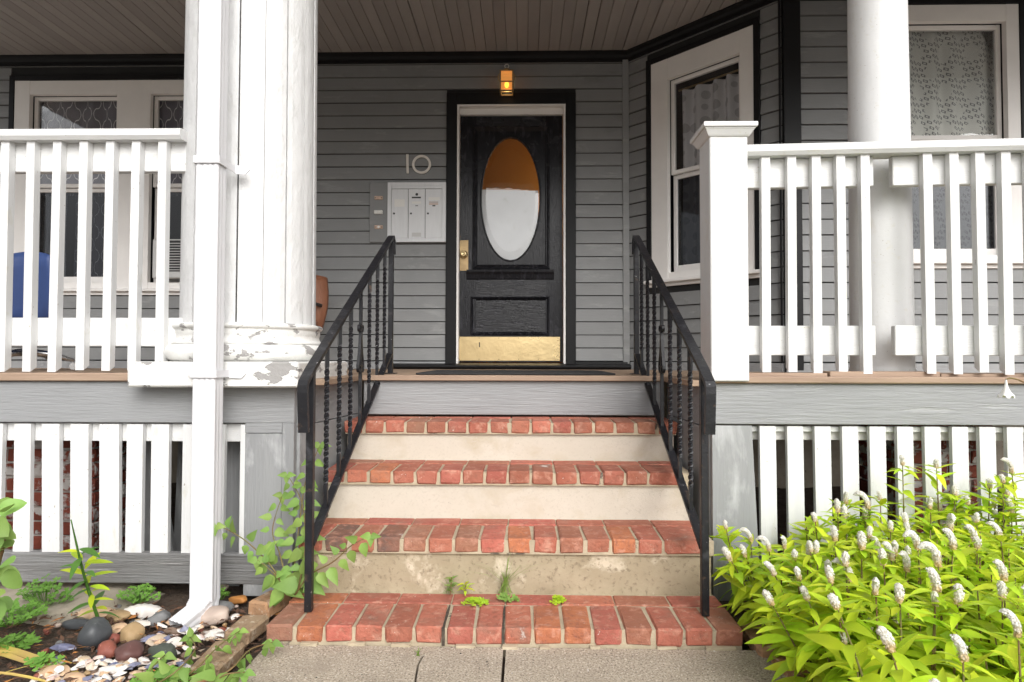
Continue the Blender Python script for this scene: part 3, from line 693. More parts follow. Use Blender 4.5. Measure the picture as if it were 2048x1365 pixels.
# --- angled bay wall: window measured through the same camera
def onF1(px, py):
    d = ray(px, py); # intersect plane of the angled wall: x + y = BX + YWALL
    t = (BX + YWALL - CAM.x - CAM.y) / (d.x + d.y); p = CAM + d * t
    return (p.x - BX) / s2, p.z
al, ab = onF1(1297, 577); ar, at_ = onF1(1521, 30)
_, atl = onF1(1300, 127); at_ = (at_ + atl) / 2
wall(F1, 0, BT, [(al, ar, ab, at_)], base0)
def onF2(px, py): p = W(px, py, YB); return p.x - B2, p.z
bl, bt = onF2(1700, 2); br, bb = onF2(2056, 538)
bt += .0
wall(F2, 0, 2.6, [(bl, br, bb, bt)], base0)
MB().box(-.0, .118, .003, .034, ZD, ZC, c=.002, M=F2).build('corner_board', 'black', house)
MB().box(BT - .012, BT + .0, .018, .03, ZD, ZC, c=.001, M=F1).build('corner_board', 'black', house)
# base moulding, crown
for F, a, b in ((F0, -5, dl - .002), (F0, dr_ + .002, BX - .02), (F1, .03, BT), (F2, .0, 2.6)):
    MB().prism([(0, ZD), (.035, ZD), (.03, base0 - .004), (0, base0 - .002)], a, b, 'x', F).build('base_moulding', 'black' if F is F0 and a > 0 else 'grey', house)
cp = [(0, ZC - .075), (.022, ZC - .075), (.022, ZC - .058), (.045, ZC - .048), (.052, ZC - .028), (.075, ZC - .016), (.075, ZC), (0, ZC)]
for F, a, b in ((F0, -5, BX - .02), (F1, .0, BT), (F2, -.03, 2.6)): MB().prism(cp, a, b, 'x', F).build('crown_moulding', 'black', house)
# --- porch ceiling and front beam
ceil = MB().box(-5, 4.5, 2.6, 6.0, ZC + .02, ZC + .06).build('ceiling', 'sheath', house)
x = -5.0
while x < 4.4:
    w = .0855; gap = rng.choice([.0015, .002, .002, .003, .006])
    MB().prism([(x + .003, ZC + rng.uniform(-.0012, .0012)), (x + w - .003, ZC), (x + w, ZC + .004), (x + w, ZC + .019), (x, ZC + .019), (x, ZC + .004)], 2.95, 5.4, 'y').build('plank', 'ceil', ceil)
    x += w + gap
MB().box(-5, 4.5, 2.78, 3.06, 3.165, ZC + .02, c=.004).build('beam', 'white_h', house)
MB().box(-5, 4.5, 2.35, 2.775, 3.42, 3.62, c=.004).build('eaves', 'white_h', house)
MB().prism([(2.3, 3.62), (2.3, 3.66), (5.5, 4.6), (5.5, 4.56)], -5, 4.5, 'x').build('roof', 'rubber', house)

# --- windows
def window(F, l, r, b, t, sashes, split, lab, trim=.045, cas=None):
    """black outer trim, white casing, sashes [(u0, u1, z0, z1)] each with upper and lower pane, sill"""
    w = MB()
    for (a, c, d, e) in ((l, l + trim, b + .05, t), (r - trim, r, b + .05, t), (l + trim, r - trim, t - trim, t)): w.box(a, c, -.01, .030, d, e, c=.003, M=F)
    w = w.build('window', 'black', house, label=lab)
    m = MB(); us = [l + trim + .001] + sum([[s[0], s[1]] for s in sashes], []) + [r - trim - .001]
    for i in range(0, len(us), 2): m.box(us[i], us[i + 1], -.02, .024, b + .055, t - trim - .001, c=.002, M=F)
    for (a, c, z0, z1) in sashes:
        m.box(a, c, -.02, .022, z1, t - trim - .001, c=.002, M=F); m.box(a, c, -.02, .020, b + .055, z0, c=.002, M=F)
    m.build('casing', 'trimw', w)
    MB().box(l - .01, r + .01, -.02, .062, b + .028, b + .055, c=.004, M=F).build('sill', 'trimw', w)
    MB().box(l, r, -.0, .026, b - .0, b + .027, c=.003, M=F).build('apron', 'trimw', w)
    for (a, c, z0, z1) in sashes:
        zm = split; fw = .033
        for (q0, q1, dep) in ((zm, z1, -.03), (z0, zm, -.062)):
            s = MB()
            s.box(a, a + fw, dep - .03, dep, q0, q1, c=.003, M=F); s.box(c - fw, c, dep - .03, dep, q0, q1, c=.003, M=F)
            s.box(a + fw, c - fw, dep - .029, dep - .001, q1 - fw, q1, c=.003, M=F); s.box(a + fw, c - fw, dep - .029, dep - .001, q0, q0 + (fw if dep > -.05 else .06), c=.003, M=F)
            s.build('sash', 'trimw', w)
            MB().box(a + fw - .004, c - fw + .004, dep - .018, dep - .014, q0 + .028, q1 - fw + .004, M=F).build('pane', 'glass' if dep > -.05 else 'screen', w)
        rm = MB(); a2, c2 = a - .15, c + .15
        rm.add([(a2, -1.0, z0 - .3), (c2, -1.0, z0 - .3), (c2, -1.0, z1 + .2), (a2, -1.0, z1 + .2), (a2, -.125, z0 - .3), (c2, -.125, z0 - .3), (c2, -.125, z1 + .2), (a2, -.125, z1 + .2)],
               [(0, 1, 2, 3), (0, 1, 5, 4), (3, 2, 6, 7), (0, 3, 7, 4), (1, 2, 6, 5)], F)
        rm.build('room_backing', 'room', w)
    return w
def curtain(F, u0, u1, z0, z1, d, mat, label, folds, amp, group=None, flare=0.0):
    n = 90; k = 10; m = MB(); vs = []; uvs = []
    for j in range(k + 1):
        v = j / k
        for i in range(n + 1):
            t = i / n; ph = t * folds * 2 * math.pi
            y = d + amp * math.sin(ph + .6 * math.sin(ph * .37)) * (.75 + .25 * v) + .006 * math.sin(7 * v + ph * .3)
            vs.append((u0 + (u1 - u0) * t + flare * (1 - v) * math.sin(ph * .5), y, z0 + (z1 - z0) * v)); uvs.append(((u1 - u0) * t * 1.25, (z1 - z0) * v))
    fs = [(j * (n + 1) + i, j * (n + 1) + i + 1, (j + 1) * (n + 1) + i + 1, (j + 1) * (n + 1) + i) for j in range(k) for i in range(n)]
    m.add(vs, fs, F); o = m.build('curtain', mat, smooth=True)
    me = o.data; uv = me.uv_layers.new(name='UVMap')
    for lp in me.loops: uv.data[lp.index].uv = uvs[lp.vertex_index]
    return tag(o, label, 'curtain', group)
# left pair of sashes
s1 = (Lw(68, 0)[0], Lw(241, 0)[0]); s3 = (Lw(308, 0)[0], Lw(481, 0)[0]); zt_, zb_ = Lw(0, 192)[1], Lw(0, 566)[1]; zs_ = Lw(0, 374)[1]
window(F0, wl, wr, wb, wt, [(s1[0], s1[1], zb_, zt_), (s3[0], s3[1], zb_, zt_)], zs_, 'pair of white framed sash windows behind the left railing')
curtain(F0, s1[0] - .02, s1[1] + .02, zs_ - .05, zt_ + .02, -.13, 'trellis', 'grey trellis patterned curtain in the sash above the blue chair', 4, .022)
curtain(F0, s3[0] - .02, s3[1] + .02, zs_ - .05, zt_ + .02, -.13, 'trellis', 'grey trellis patterned curtain in the sash above the air conditioner', 4, .022)
curtain(F0, s1[0] + .04, s1[0] + .22, zb_ - .05, zs_, -.14, 'sheer', 'pale plain curtain hanging in the lower sash behind the blue chair', 2, .02)
curtain(F0, s1[0] + .26, s1[1] + .02, zb_ - .05, zs_, -.2, 'trellis', 'dim trellis curtain deep in the lower sash behind the blue chair', 3, .02)
# angled bay window
a0, _ = onF1(1338, 300); a1, _ = onF1(1483, 300); _, az1 = onF1(1338, 160); _, az0 = onF1(1338, 546); _, azm = onF1(1340, 349)
window(F1, al, ar, ab, at_, [(a0, a1, az0, az1)], azm, 'white framed sash window in the angled bay wall')
curtain(F1, a0 + .05, a1 + .02, az0 - .05, az1 - .075, -.125, 'dots', 'grey dotted curtain hanging from a rod in the angled bay window', 4.5, .03, flare=.01)
rod = MB().tube([F1 @ Vector((a0 + .0, -.15, az1 - .045)), F1 @ Vector((a1, -.15, az1 - .045))], .008, 8).build('curtain_rod', 'brassold'); tag(rod, 'thin curtain rod across the top of the angled bay window', 'rod')
# bay front window
f0, _ = onF2(1780, 300); f1, _ = onF2(2012, 300); _, fz1 = onF2(1900, 46); _, fz0 = onF2(1900, 512); _, fzm = onF2(1900, 277)
f0 = f1 - (f1 - f0) * 1.0
window(F2, bl, br, bb, bt, [(f0, f1, fz0, fz1)], fzm, 'white framed sash window in the front of the bay, beside the slender column')
curtain(F2, f0 - .02, f1 + .02, fz0 - .05, fz1 + .02, -.105, 'diamond', 'white curtain printed with small grey diamonds in the bay front window', 5, .018)

# --- the door
FD = F0
door = MB()
door_in_l, door_in_r = Lw(915, 400)[0], Lw(1130, 400)[0]; _, din_t = Lw(1000, 212)
for (a, b, c, d) in ((dl, door_in_l - .004, ZD, dt), (door_in_r + .004, dr_, ZD, dt), (door_in_l - .004, door_in_r + .004, din_t + .004, dt)): door.box(a, b, -.02, .032, c, d, c=.004, M=FD)
door = door.build('door', 'black', house, label='weathered black door with an oval window and brass kick plate')
jm = MB()
for (a, b, c, d) in ((door_in_l - .003, door_in_l + .014, ZD + .02, din_t + .003), (door_in_r - .014, door_in_r + .003, ZD + .02, din_t + .003), (door_in_l + .014, door_in_r - .014, din_t - .012, din_t + .003)): jm.box(a, b, -.10, .026, c, d, M=FD)
jm.build('weatherstrip', 'trimw', door)
q0, q1 = door_in_l + .015, door_in_r - .015; _, dz0 = Lw(1000, 726); _, dz1 = Lw(1000, 227)
MB().box(q0, q1, -.12, -.035, dz1 + .003, din_t - .012, M=FD).build('head_stop', 'trimw', door)
MB().prism([(-.12, ZD + .001), (.13, ZD + .001), (.15, ZD + .02), (.142, ZD + .034), (.10, ZD + .044), (-.12, ZD + .055)], Lw(787, 0)[0], BX - .01, 'x', FD).build('threshold', 'black', door)
def U_(px): return W(px, 450, YWALL + .06).x
def Z_(py): return W(1020, py, YWALL + .06).z
DQ = -.06     # door face depth
# door leaf: slab with an oval hole, then applied mouldings
ox, oz, oa, ob = U_(1021), Z_(397), (U_(1079) - U_(963)) / 2, (Z_(274) - Z_(520)) / 2
def oval_plate(u0, u1, z0, z1, d0, d1, cx, cz, a, b):
    m = MB(); N = 64; inn = []; out = []
    angs = sorted([2 * math.pi * k / N for k in range(N)] + [math.atan2(z - cz, u - cx) % (2 * math.pi) for u in (u0, u1) for z in (z0, z1)])
    for t in angs:
        c, s = math.cos(t), math.sin(t); r = 1 / math.sqrt((c / a) ** 2 + (s / b) ** 2); inn.append((cx + r * c, cz + r * s))
        k = min(((u1 - cx) / c if c > 1e-9 else (u0 - cx) / c if c < -1e-9 else 9e9), ((z1 - cz) / s if s > 1e-9 else (z0 - cz) / s if s < -1e-9 else 9e9)); out.append((cx + k * c, cz + k * s))
    n = len(angs); vs = [(p[0], d, p[1]) for d in (d1, d0) for L in (inn, out) for p in L]
    fs = []
    for i in range(n):
        j = (i + 1) % n
        fs += [(i, j, n + j, n + i), (2 * n + i, 2 * n + j, 3 * n + j, 3 * n + i), (i, j, 2 * n + j, 2 * n + i), (n + i, n + j, 3 * n + j, 3 * n + i)]
    return m.add(vs, fs, FD)
pu0, pu1, pz0, pz1 = U_(953), U_(1091), Z_(531), Z_(260)
leaf_ = MB()
leaf_.box(q0 + .003, pu0 - .004, DQ - .045, DQ, dz0 + .006, dz1 - .002, M=FD); leaf_.box(pu1 + .004, q1 - .003, DQ - .045, DQ, dz0 + .006, dz1 - .002, M=FD)
leaf_.build('stile', 'door', door)
leaf_ = MB(); leaf_.box(pu0 - .004, pu1 + .004, DQ - .045, DQ - .001, pz1 + .004, dz1 - .002, M=FD); leaf_.box(pu0 - .004, pu1 + .004, DQ - .045, DQ - .001, Z_(596), pz0 - .004, M=FD); leaf_.box(pu0 - .004, pu1 + .004, DQ - .045, DQ - .001, dz0 + .006, Z_(670), M=FD)
leaf_.build('rail', 'doorh', door)
oval_plate(pu0 - .004, pu1 + .004, pz0 - .004, pz1 + .004, DQ - .045, DQ - .014, ox, oz, oa, ob).build('oval_panel', 'door', door)
def mould(u0, u1, z0, z1, w, name='moulding'):
    pr = [(0, DQ - .002), (0, DQ + .010), (w * .3, DQ + .016), (w * .55, DQ + .006), (w, DQ - .012)]
    m = MB(); vs = []
    for (o_, d) in pr: vs += [(u0 + o_, d, z0 + o_), (u1 - o_, d, z0 + o_), (u1 - o_, d, z1 - o_), (u0 + o_, d, z1 - o_)]
    m.add(vs, [(i * 4 + k, i * 4 + (k + 1) % 4, (i + 1) * 4 + (k + 1) % 4, (i + 1) * 4 + k) for i in range(len(pr) - 1) for k in range(4)], FD); m.build(name, 'door', door)
mould(U_(945), U_(1100), Z_(539), Z_(253), .042); mould(U_(942), U_(1099), Z_(671), Z_(594), .03)
MB().box(U_(948), U_(1093), DQ - .045, DQ - .012, Z_(667), Z_(598), M=FD).build('lower_panel', 'doorh', door)
MB().prism([(DQ, Z_(560)), (DQ + .012, Z_(558)), (DQ + .022, Z_(550)), (DQ + .04, Z_(545)), (DQ + .042, Z_(541)), (DQ, Z_(540))], U_(934), U_(1108), 'x', FD).build('ledge', 'door', door)
gp = MB(); N = 64; vs = []
for (k, d) in ((1.02, DQ - .026), (.86, DQ - .021)): vs += [(ox + oa * k * math.cos(2 * math.pi * i / N), d, oz + ob * k * math.sin(2 * math.pi * i / N)) for i in range(N)]
gp.add(vs, [(i, (i + 1) % N, N + (i + 1) % N, N + i) for i in range(N)] + [tuple(range(N, 2 * N))], FD).build('oval_pane', 'doorglass', door)
rim = MB(); vs = []
for (k, d) in ((1.0, DQ - .02), (1.0, DQ - .008), (1.035, DQ - .006), (1.06, DQ - .013)): vs += [(ox + (oa + (k - 1) * .25) * math.cos(2 * math.pi * i / N), d, oz + (ob + (k - 1) * .25) * math.sin(2 * math.pi * i / N)) for i in range(N)]
rim.add(vs, [(r * N + i, r * N + (i + 1) % N, (r + 1) * N + (i + 1) % N, (r + 1) * N + i) for r in range(3) for i in range(N)], FD).build('oval_rim', 'door', door, smooth=True)
kp = MB().box(U_(917), U_(1120), DQ + .001, DQ + .004, Z_(722), Z_(674), c=.001, M=FD).build('kick_plate', 'brass', door)
for i in range(6):
    for z in (Z_(676.5), Z_(719)):
        MB().box(U_(920 + i * 39.2) - .003, U_(920 + i * 39.2) + .003, DQ + .004, DQ + .0065, z - .003, z + .003, c=.001, M=FD).build('screw', 'alumd', kp)
MB().box(U_(959), U_(960.8), DQ + .004, DQ + .0048, Z_(695), Z_(685), M=FD).build('slot', 'alumd', kp)
lp = MB().box(U_(920), U_(937), DQ + .001, DQ + .006, Z_(542), Z_(481), c=.001, M=FD).build('lock_plate', 'brassold', door)
kx, kz = U_(928.5), Z_(510)
MK = FD @ Matrix.Translation((kx, 0, kz)) @ Matrix.Rotation(-math.pi / 2, 4, 'X')
MB().lathe([(.001, DQ + .004), (.033, DQ + .005), (.033, DQ + .010), (.022, DQ + .015), (.013, DQ + .02), (.012, DQ + .032), (.022, DQ + .042), (.027, DQ + .054), (.025, DQ + .064), (.014, DQ + .069), (.012, DQ + .066), (.001, DQ + .066)], 32, (0, 0, 0), M=MK).build('knob', 'brass', lp, smooth=True)
paper = MB().add([F0 @ Vector(p) for p in ((U_(960), DQ - .031, Z_(526)), (U_(1076), DQ - .031, Z_(526)), (U_(1076), DQ - .031, Z_(380)), (U_(960), DQ - .031, Z_(377.5)), (U_(960), DQ - .033, Z_(526)), (U_(1076), DQ - .033, Z_(526)), (U_(1076), DQ - .033, Z_(380)), (U_(960), DQ - .033, Z_(377.5)))],
      [(0, 1, 2, 3), (4, 5, 6, 7), (0, 1, 5, 4), (1, 2, 6, 5), (2, 3, 7, 6), (3, 0, 4, 7)]).build('paper_sheet', 'paper'); tag(paper, 'pale paper sheet covering the lower half of the oval door window', 'paper')
hall = MB().add([(q0 - .5, -1.3, ZD), (q1 + .5, -1.3, ZD), (q1 + .5, -1.3, 3.5), (q0 - .5, -1.3, 3.5), (q0 - .5, -.13, ZD), (q1 + .5, -.13, ZD), (q1 + .5, -.13, 3.5), (q0 - .5, -.13, 3.5)],
               [(0, 1, 2, 3), (0, 3, 7, 4), (1, 2, 6, 5), (3, 2, 6, 7), (0, 1, 5, 4)], F0).build('hall_wall', 'hall', house)
hl = MB().lathe([(.001, -.07), (.05, -.05), (.07, 0), (.05, .05), (.001, .07)], 20, tuple(F0 @ Vector((q1 + .28, -.8, 2.55)))).build('hall_lamp', 'hallbulb', smooth=True); tag(hl, 'warm glowing lamp inside the hall behind the oval door window', 'lamp')
MB().box(q0 - .48, q1 + .48, -1.29, -1.27, Z_(372), Z_(360), M=F0).build('hall_rail', 'leatherb', house)

# ------------------------------------------------------------------ lantern, number, mailboxes, bells
def Lp(px, py, d): p = W(px, py, YWALL - d); return p.x, p.z
lx, lz1 = Lp(1013.5, 145, .09); _, lz0 = Lp(1013, 187.5, .09); lh = .053
lan = thing('wall_lantern', 'small lit brass lantern with amber glass above the door', 'lamp', (lx, YWALL - .05, lz0))
def L_(u0, u1, d0, d1, z0, z1, name, mat, par=None, c=.002): return MB().box(lx + u0, lx + u1, d0, d1, lz0 + z0, lz0 + z1, c=c, M=F0).build(name, mat, par or lan)
H = lz1 - lz0
fr = MB()
for s in (-1, 1):
    for d in (.036, .132): fr.box(lx + s * .052 - .006, lx + s * .052 + .006, d, d + .012, lz0, lz0 + H, c=.002, M=F0)
for z in (0, H * .42, H - .012): 
    for d in (.034, .132): fr.box(lx - .058, lx + .058, d, d + .014, lz0 + z, lz0 + z + .010, c=.002, M=F0)
    for s in (-1, 1): fr.box(lx + s * .053 - .005, lx + s * .053 + .005, .036, .144, lz0 + z, lz0 + z + .010, c=.002, M=F0)
fr.build('frame', 'brassold', lan)
L_(-.045, .045, .014, .034, H * .2, H * .8, 'back_plate', 'brassold')
for n_, a in (('glass_pane', (-.048, .048, .136, .139, .004, H - .006)), ('glass_pane', (-.055, -.052, .05, .13, .004, H - .006)), ('glass_pane', (.052, .055, .05, .13, .004, H - .006))): L_(*a, n_, 'amber', c=0)
MB().lathe([(.058, H - .002), (.045, H + .008), (.03, H + .012), (.026, H + .026), (.008, H + .028), (.004, H + .036)], 16, (0, 0, lz0), M=F0 @ Matrix.Translation((lx, .09, 0))).build('cap', 'brassold', lan, smooth=True)
MB().tube([F0 @ Vector((lx + .017 * math.cos(2 * math.pi * k / 20), .09, lz0 + H + .052 + .017 * math.sin(2 * math.pi * k / 20))) for k in range(21)], .0035, 6).build('hanging_ring', 'ivory', lan)
MB().lathe([(.001, .0), (.012, .004), (.018, .018), (.019, .032), (.012, .052), (.001, .062)], 16, (0, 0, lz0 + H * .28), M=F0 @ Matrix.Translation((lx, .085, 0))).build('bulb', 'bulb', lan, smooth=True)
for s in (-1, 1):
    MB().tube([F0 @ Vector((lx + s * (.055 + .016 * math.sin(math.pi * k / 8)), .138, lz0 + H * (.45 + .4 * k / 8))) for k in range(9)], .004, 6).build('side_scroll', 'brassold', lan)

num = thing('house_number', 'slim ivory house number 10 above the mailboxes', 'number', (Lp(836, 328, .02)[0], YWALL - .02, Lp(836, 345, .02)[1]))
a, b = Lp(812, 347, .03), Lp(817.5, 309, .03); 
MB().prism([(a[0] + .004, a[1]), (b[0] + .001, a[1]), (b[0] - .003, b[1]), (a[0], b[1])], .017, .032, 'x' if False else 'y', Matrix(((1, 0, 0, 0), (0, -1, 0, YWALL), (0, 0, 1, 0), (0, 0, 0, 1)))).build('digit', 'ivory', num, label='digit 1')
cx_, cz_ = Lp(843, 329, .03); ro = (Lp(862, 0, .03)[0] - Lp(824.5, 0, .03)[0]) / 2
MB().lathe([(ro - .019, .017), (ro, .017), (ro, .032), (ro - .019, .032), (ro - .019, .017)], 48, M=F0 @ Matrix.Translation((cx_, 0, cz_)) @ Matrix.Rotation(-math.pi / 2, 4, 'X')).build('digit', 'ivory', num, label='digit 0')

bx0, bz1 = Lp(740, 366, .03); bx1, bz0 = Lp(776, 485, .03)
bd = MB().box(bx0, bx1, .012, .034, bz0, bz1, c=.003, M=F0).build('bell_board', 'siding'); tag(bd, 'narrow grey board carrying three doorbells beside the mailboxes', 'board')
for i, (py, kind) in enumerate(((396, 0), (425, 1), (454.5, 2))):
    u, z = Lp(757, py, .04)
    t = thing('doorbell', ['topmost copper doorbell plate on the narrow grey board', 'white plastic doorbell on the narrow grey board', 'lowest copper doorbell plate with white button on the narrow grey board'][i], 'doorbell', (u, YWALL - .04, z), 'doorbells beside the mailboxes')
    MB().box(u - .036, u + .036, .034, .041 if kind != 1 else .052, z - .016, z + .016, c=.003, M=F0).build('plate', 'plastic' if kind == 1 else 'copper', t)
    MB().lathe([(.0105, .0), (.010, .004), (.001, .005)], 16, M=F0 @ Matrix.Translation((u, .041 if kind != 1 else .052, z)) @ Matrix.Rotation(-math.pi / 2, 4, 'X')).build('button', 'plastic' if kind else 'copper', t)
    if kind != 1:
        for s in (-1, 1): MB().lathe([(.004, .0), (.003, .002), (.001, .002)], 8, M=F0 @ Matrix.Translation((u + s * .027, .041, z)) @ Matrix.Rotation(-math.pi / 2, 4, 'X')).build('screw', 'alumd', t)
mu0, mz1 = Lp(776, 366, .04); mu1, mz0 = Lp(891.5, 484.5, .04)
mb = thing('mailbox_unit', 'silver aluminium three-door apartment mailbox unit beside the door', 'mailbox', ((mu0 + mu1) / 2, YWALL - .03, mz0))
MB().box(mu0 + .01, mu1 - .01, .0, .040, mz0 + .01, mz1 - .01, M=F0).build('body', 'alumd', mb)
fw = (mu1 - mu0) * .062; f = MB()
f.prism([(mu0, mz0), (mu0 + fw, mz0 + fw), (mu0 + fw, mz1 - fw * 1.0), (mu0, mz1)], .02, .052, 'y', F0 @ Matrix.Identity(4))
f.prism([(mu1, mz0), (mu1 - fw, mz0 + fw), (mu1 - fw, mz1 - fw * 1.0), (mu1, mz1)], .02, .052, 'y', F0)
f.prism([(mu0 + .001, mz0), (mu1 - .001, mz0), (mu1 - fw, mz0 + fw), (mu0 + fw, mz0 + fw)], .02, .0515, 'y', F0)
f.prism([(mu0 + .001, mz1), (mu1 - .001, mz1), (mu1 - fw, mz1 - fw), (mu0 + fw, mz1 - fw)], .02, .0515, 'y', F0)
f.build('frame', 'alum', mb)
iw = (mu1 - mu0 - 2 * fw); H3 = mz1 - mz0 - 2 * fw
MB().box(mu0 + fw + .001, mu1 - fw - .001, .03, .049, mz1 - fw - H3 * .05, mz1 - fw - .001, c=.001, M=F0).build('header_strip', 'alum', mb)
for i in range(3):
    a = mu0 + fw + iw * (i / 3) + .002; b = mu0 + fw + iw * ((i + 1) / 3) - .002; zt = mz1 - fw - H3 * .05 - .003; zb = mz0 + fw + .002
    dr = MB().box(a, b, .03, .047, zb, zt, c=.0015, M=F0).build('mailbox_door', 'alum', mb)
    zk = zb + (zt - zb) * .5
    MB().lathe([(.0085, .0), (.008, .004), (.005, .0045), (.001, .003)], 14, M=F0 @ Matrix.Translation((a + .022, .047, zk)) @ Matrix.Rotation(-math.pi / 2, 4, 'X')).build('lock', 'alumd', dr)
    def sticker(u, v, w, h, mat): MB().box(a + (b - a) * u, a + (b - a) * (u + w), .0471, .0476, zb + (zt - zb) * v, zb + (zt - zb) * (v + h), M=F0).build('name_label', mat, dr)
    if i == 0: sticker(.18, .64, .62, .15, 'plastic')
    if i == 1:
        sticker(.2, .81, .55, .03, 'alumd'); sticker(.2, .70, .55, .045, 'plastic'); sticker(.42, .65, .16, .015, 'alumd')
        MB().lathe([(.012, .0), (.011, .002), (.001, .002)], 16, M=F0 @ Matrix.Translation(((a + b) / 2, .047, zb + (zt - zb) * .89)) @ Matrix.Rotation(-math.pi / 2, 4, 'X')).build('peep_hole', 'alumd', dr)
        sticker(.22, .03, .55, .08, 'acgrey')
    if i == 2: sticker(.18, .77, .68, .06, 'plastic'); sticker(.22, .725, .55, .012, 'leatherb'); sticker(.22, .68, .55, .025, 'copper'); sticker(.42, .645, .18, .025, 'alumd')

# ------------------------------------------------------------------ things on the porch
mat_o = MB().box(-.60, .50, 3.44, 4.28, ZD + .002, ZD + .012, c=.003).build('doormat', 'rubber'); tag(mat_o, 'flat black rubber doormat on the porch floor before the door', 'doormat')
# blue swivel chair
cx_, cy_ = XW(62, 4.25), 4.25
ch = thing('swivel_chair', 'blue swivel chair with chrome star base behind the railing', 'chair', (cx_, cy_, ZD), 'chairs on the porch')
def shell(name, mat, par, w, h, th, M, bow=.05, n=10):
    """padded rounded slab, local x width, z height, y thickness"""
    m = MB(); vs = []
    for side in (0, 1):
        for j in range(n + 1):
            for i in range(n + 1):
                u, v = -1 + 2 * i / n, -1 + 2 * j / n
                k = max(abs(u), abs(v)); rr = math.hypot(u, v); sc = 1 if rr < 1e-6 else (.35 * k / rr * 1.12 + .65 if k > .6 else 1)
                e = max(0, 1 - (k ** 6)); y = (1 if side else -1) * th / 2 * (.25 + .75 * math.sqrt(max(0, 1 - k ** 4))) - bow * u * u
                vs.append((u * w / 2 * sc, y, v * h / 2 * sc))
    q = (n + 1) ** 2
    fs = [(s * q + j * (n + 1) + i, s * q + j * (n + 1) + i + 1, s * q + (j + 1) * (n + 1) + i + 1, s * q + (j + 1) * (n + 1) + i) for s in (0, 1) for j in range(n) for i in range(n)]
    bd_ = [i for i in range(n + 1)] + [j * (n + 1) + n for j in range(1, n + 1)] + [n * (n + 1) + i for i in range(n - 1, -1, -1)] + [j * (n + 1) for j in range(n - 1, 0, -1)]
    fs += [(bd_[i], bd_[(i + 1) % len(bd_)], q + bd_[(i + 1) % len(bd_)], q + bd_[i]) for i in range(len(bd_))]
    m.add(vs, fs, M); return m.build(name, mat, par, smooth=True)
zt = ZW(515, 4.25, 60)
shell('backrest', 'blue', ch, .34, .46, .07, Matrix.Translation((XW(66, 4.09), cy_ - .16, zt - .23)) @ Matrix.Rotation(.12, 4, 'X'))
shell('seat', 'blue', ch, .44, .42, .08, Matrix.Translation((cx_, cy_ + .05, ZD + .26)) @ Matrix.Rotation(math.pi / 2, 4, 'X'), .0)
MB().tube([(cx_ - .03, cy_, ZD + .10), (cx_ - .03, cy_, ZD + .24)], .025, 12).build('gas_column', 'chrome', ch)
for k in range(5):
    a = R(20 + 72 * k); e = (cx_ - .03 + .28 * math.cos(a), cy_ + .28 * math.sin(a), ZD + .07)
    MB().tube([(cx_ - .03, cy_, ZD + .13), (cx_ - .03 + .14 * math.cos(a), cy_ + .14 * math.sin(a), ZD + .115), e], [.028, .02, .014], 8).build('base_arm', 'chrome', ch, smooth=True)
    MB().lathe([(.001, -.012), (.026, -.012), (.03, 0), (.026, .012), (.001, .012)], 16, M=Matrix.Translation((e[0], e[1], ZD + .031)) @ Matrix.Rotation(a, 4, 'Z') @ Matrix.Rotation(math.pi / 2, 4, 'X')).build('caster', 'chrome', ch)
# brown leather chair behind the column
bx_, by_ = XW(592, 4.9), 4.85
ch = thing('leather_chair', 'brown leather chair half hidden behind the thick column', 'chair', (bx_, by_, ZD), 'chairs on the porch')
zt = ZW(541, 4.7, 640)
shell('backrest', 'leatherb', ch, .52, .46, .12, Matrix.Translation((bx_ - .02, by_ + .02, zt - .23)) @ Matrix.Rotation(R(-14), 4, 'Z') @ Matrix.Rotation(-.16, 4, 'X'), -.06)
shell('seat', 'leatherb', ch, .5, .46, .10, Matrix.Translation((bx_ - .04, by_ - .22, ZD + .36)) @ Matrix.Rotation(math.pi / 2, 4, 'X'), 0)
for sx in (-1, 1):
    for sy in (-.40, -.02): MB().tube([(bx_ - .04 + sx * .2, by_ + sy, ZD), (bx_ - .04 + sx * .18, by_ + sy, ZD + .34)], .013, 8).build('leg', 'iron', ch)
    MB().tube([(bx_ - .04 + sx * .255, by_ - .40, ZD + .36), (bx_ - .04 + sx * .26, by_ - .40, ZD + .50), (bx_ - .04 + sx * .26, by_ - .03, ZD + .50)], .014, 8).build('armrest', 'iron', ch)
# window air conditioner
u0, z1_ = Lp(303, 478, .1); _, z0_ = Lp(303, 556, .1); u1 = u0 + .50
ac = thing('air_conditioner', 'grey window air conditioner in the sash beside the thick column', 'air conditioner', ((u0 + u1) / 2, YWALL - .05, z0_))
MB().box(u0, u1, -.25, .085, z0_, z1_, c=.006, M=F0).build('housing', 'acgrey', ac)
MB().box(u0 + .055, u1 - .03, .085, .088, z0_ + .055, z1_ - .012, c=.001, M=F0).build('grille', 'alumd', ac)
for k in range(11):
    z = z0_ + .065 + k * .0225
    if z < z1_ - .02: MB().box(u0 + .06, u1 - .035, .088, .096, z, z + .006, M=F0).build('louvre', 'acgrey', ac)
cu = bpy.data.curves.new('lettering', 'FONT'); cu.body = 'FRIG'; cu.size = .034; cu.extrude = .001
to = bpy.data.objects.new('lettering', cu); COL.objects.link(to); dg = bpy.context.evaluated_depsgraph_get()
me = bpy.data.meshes.new_from_object(to.evaluated_get(dg)); bpy.data.objects.remove(to); me.materials.clear(); me.materials.append(MT['alumd'])
lt = link('lettering', me, (u0 + .075, YWALL - .087, z0_ + .018), ac); lt.rotation_euler = (math.pi / 2, 0, 0)

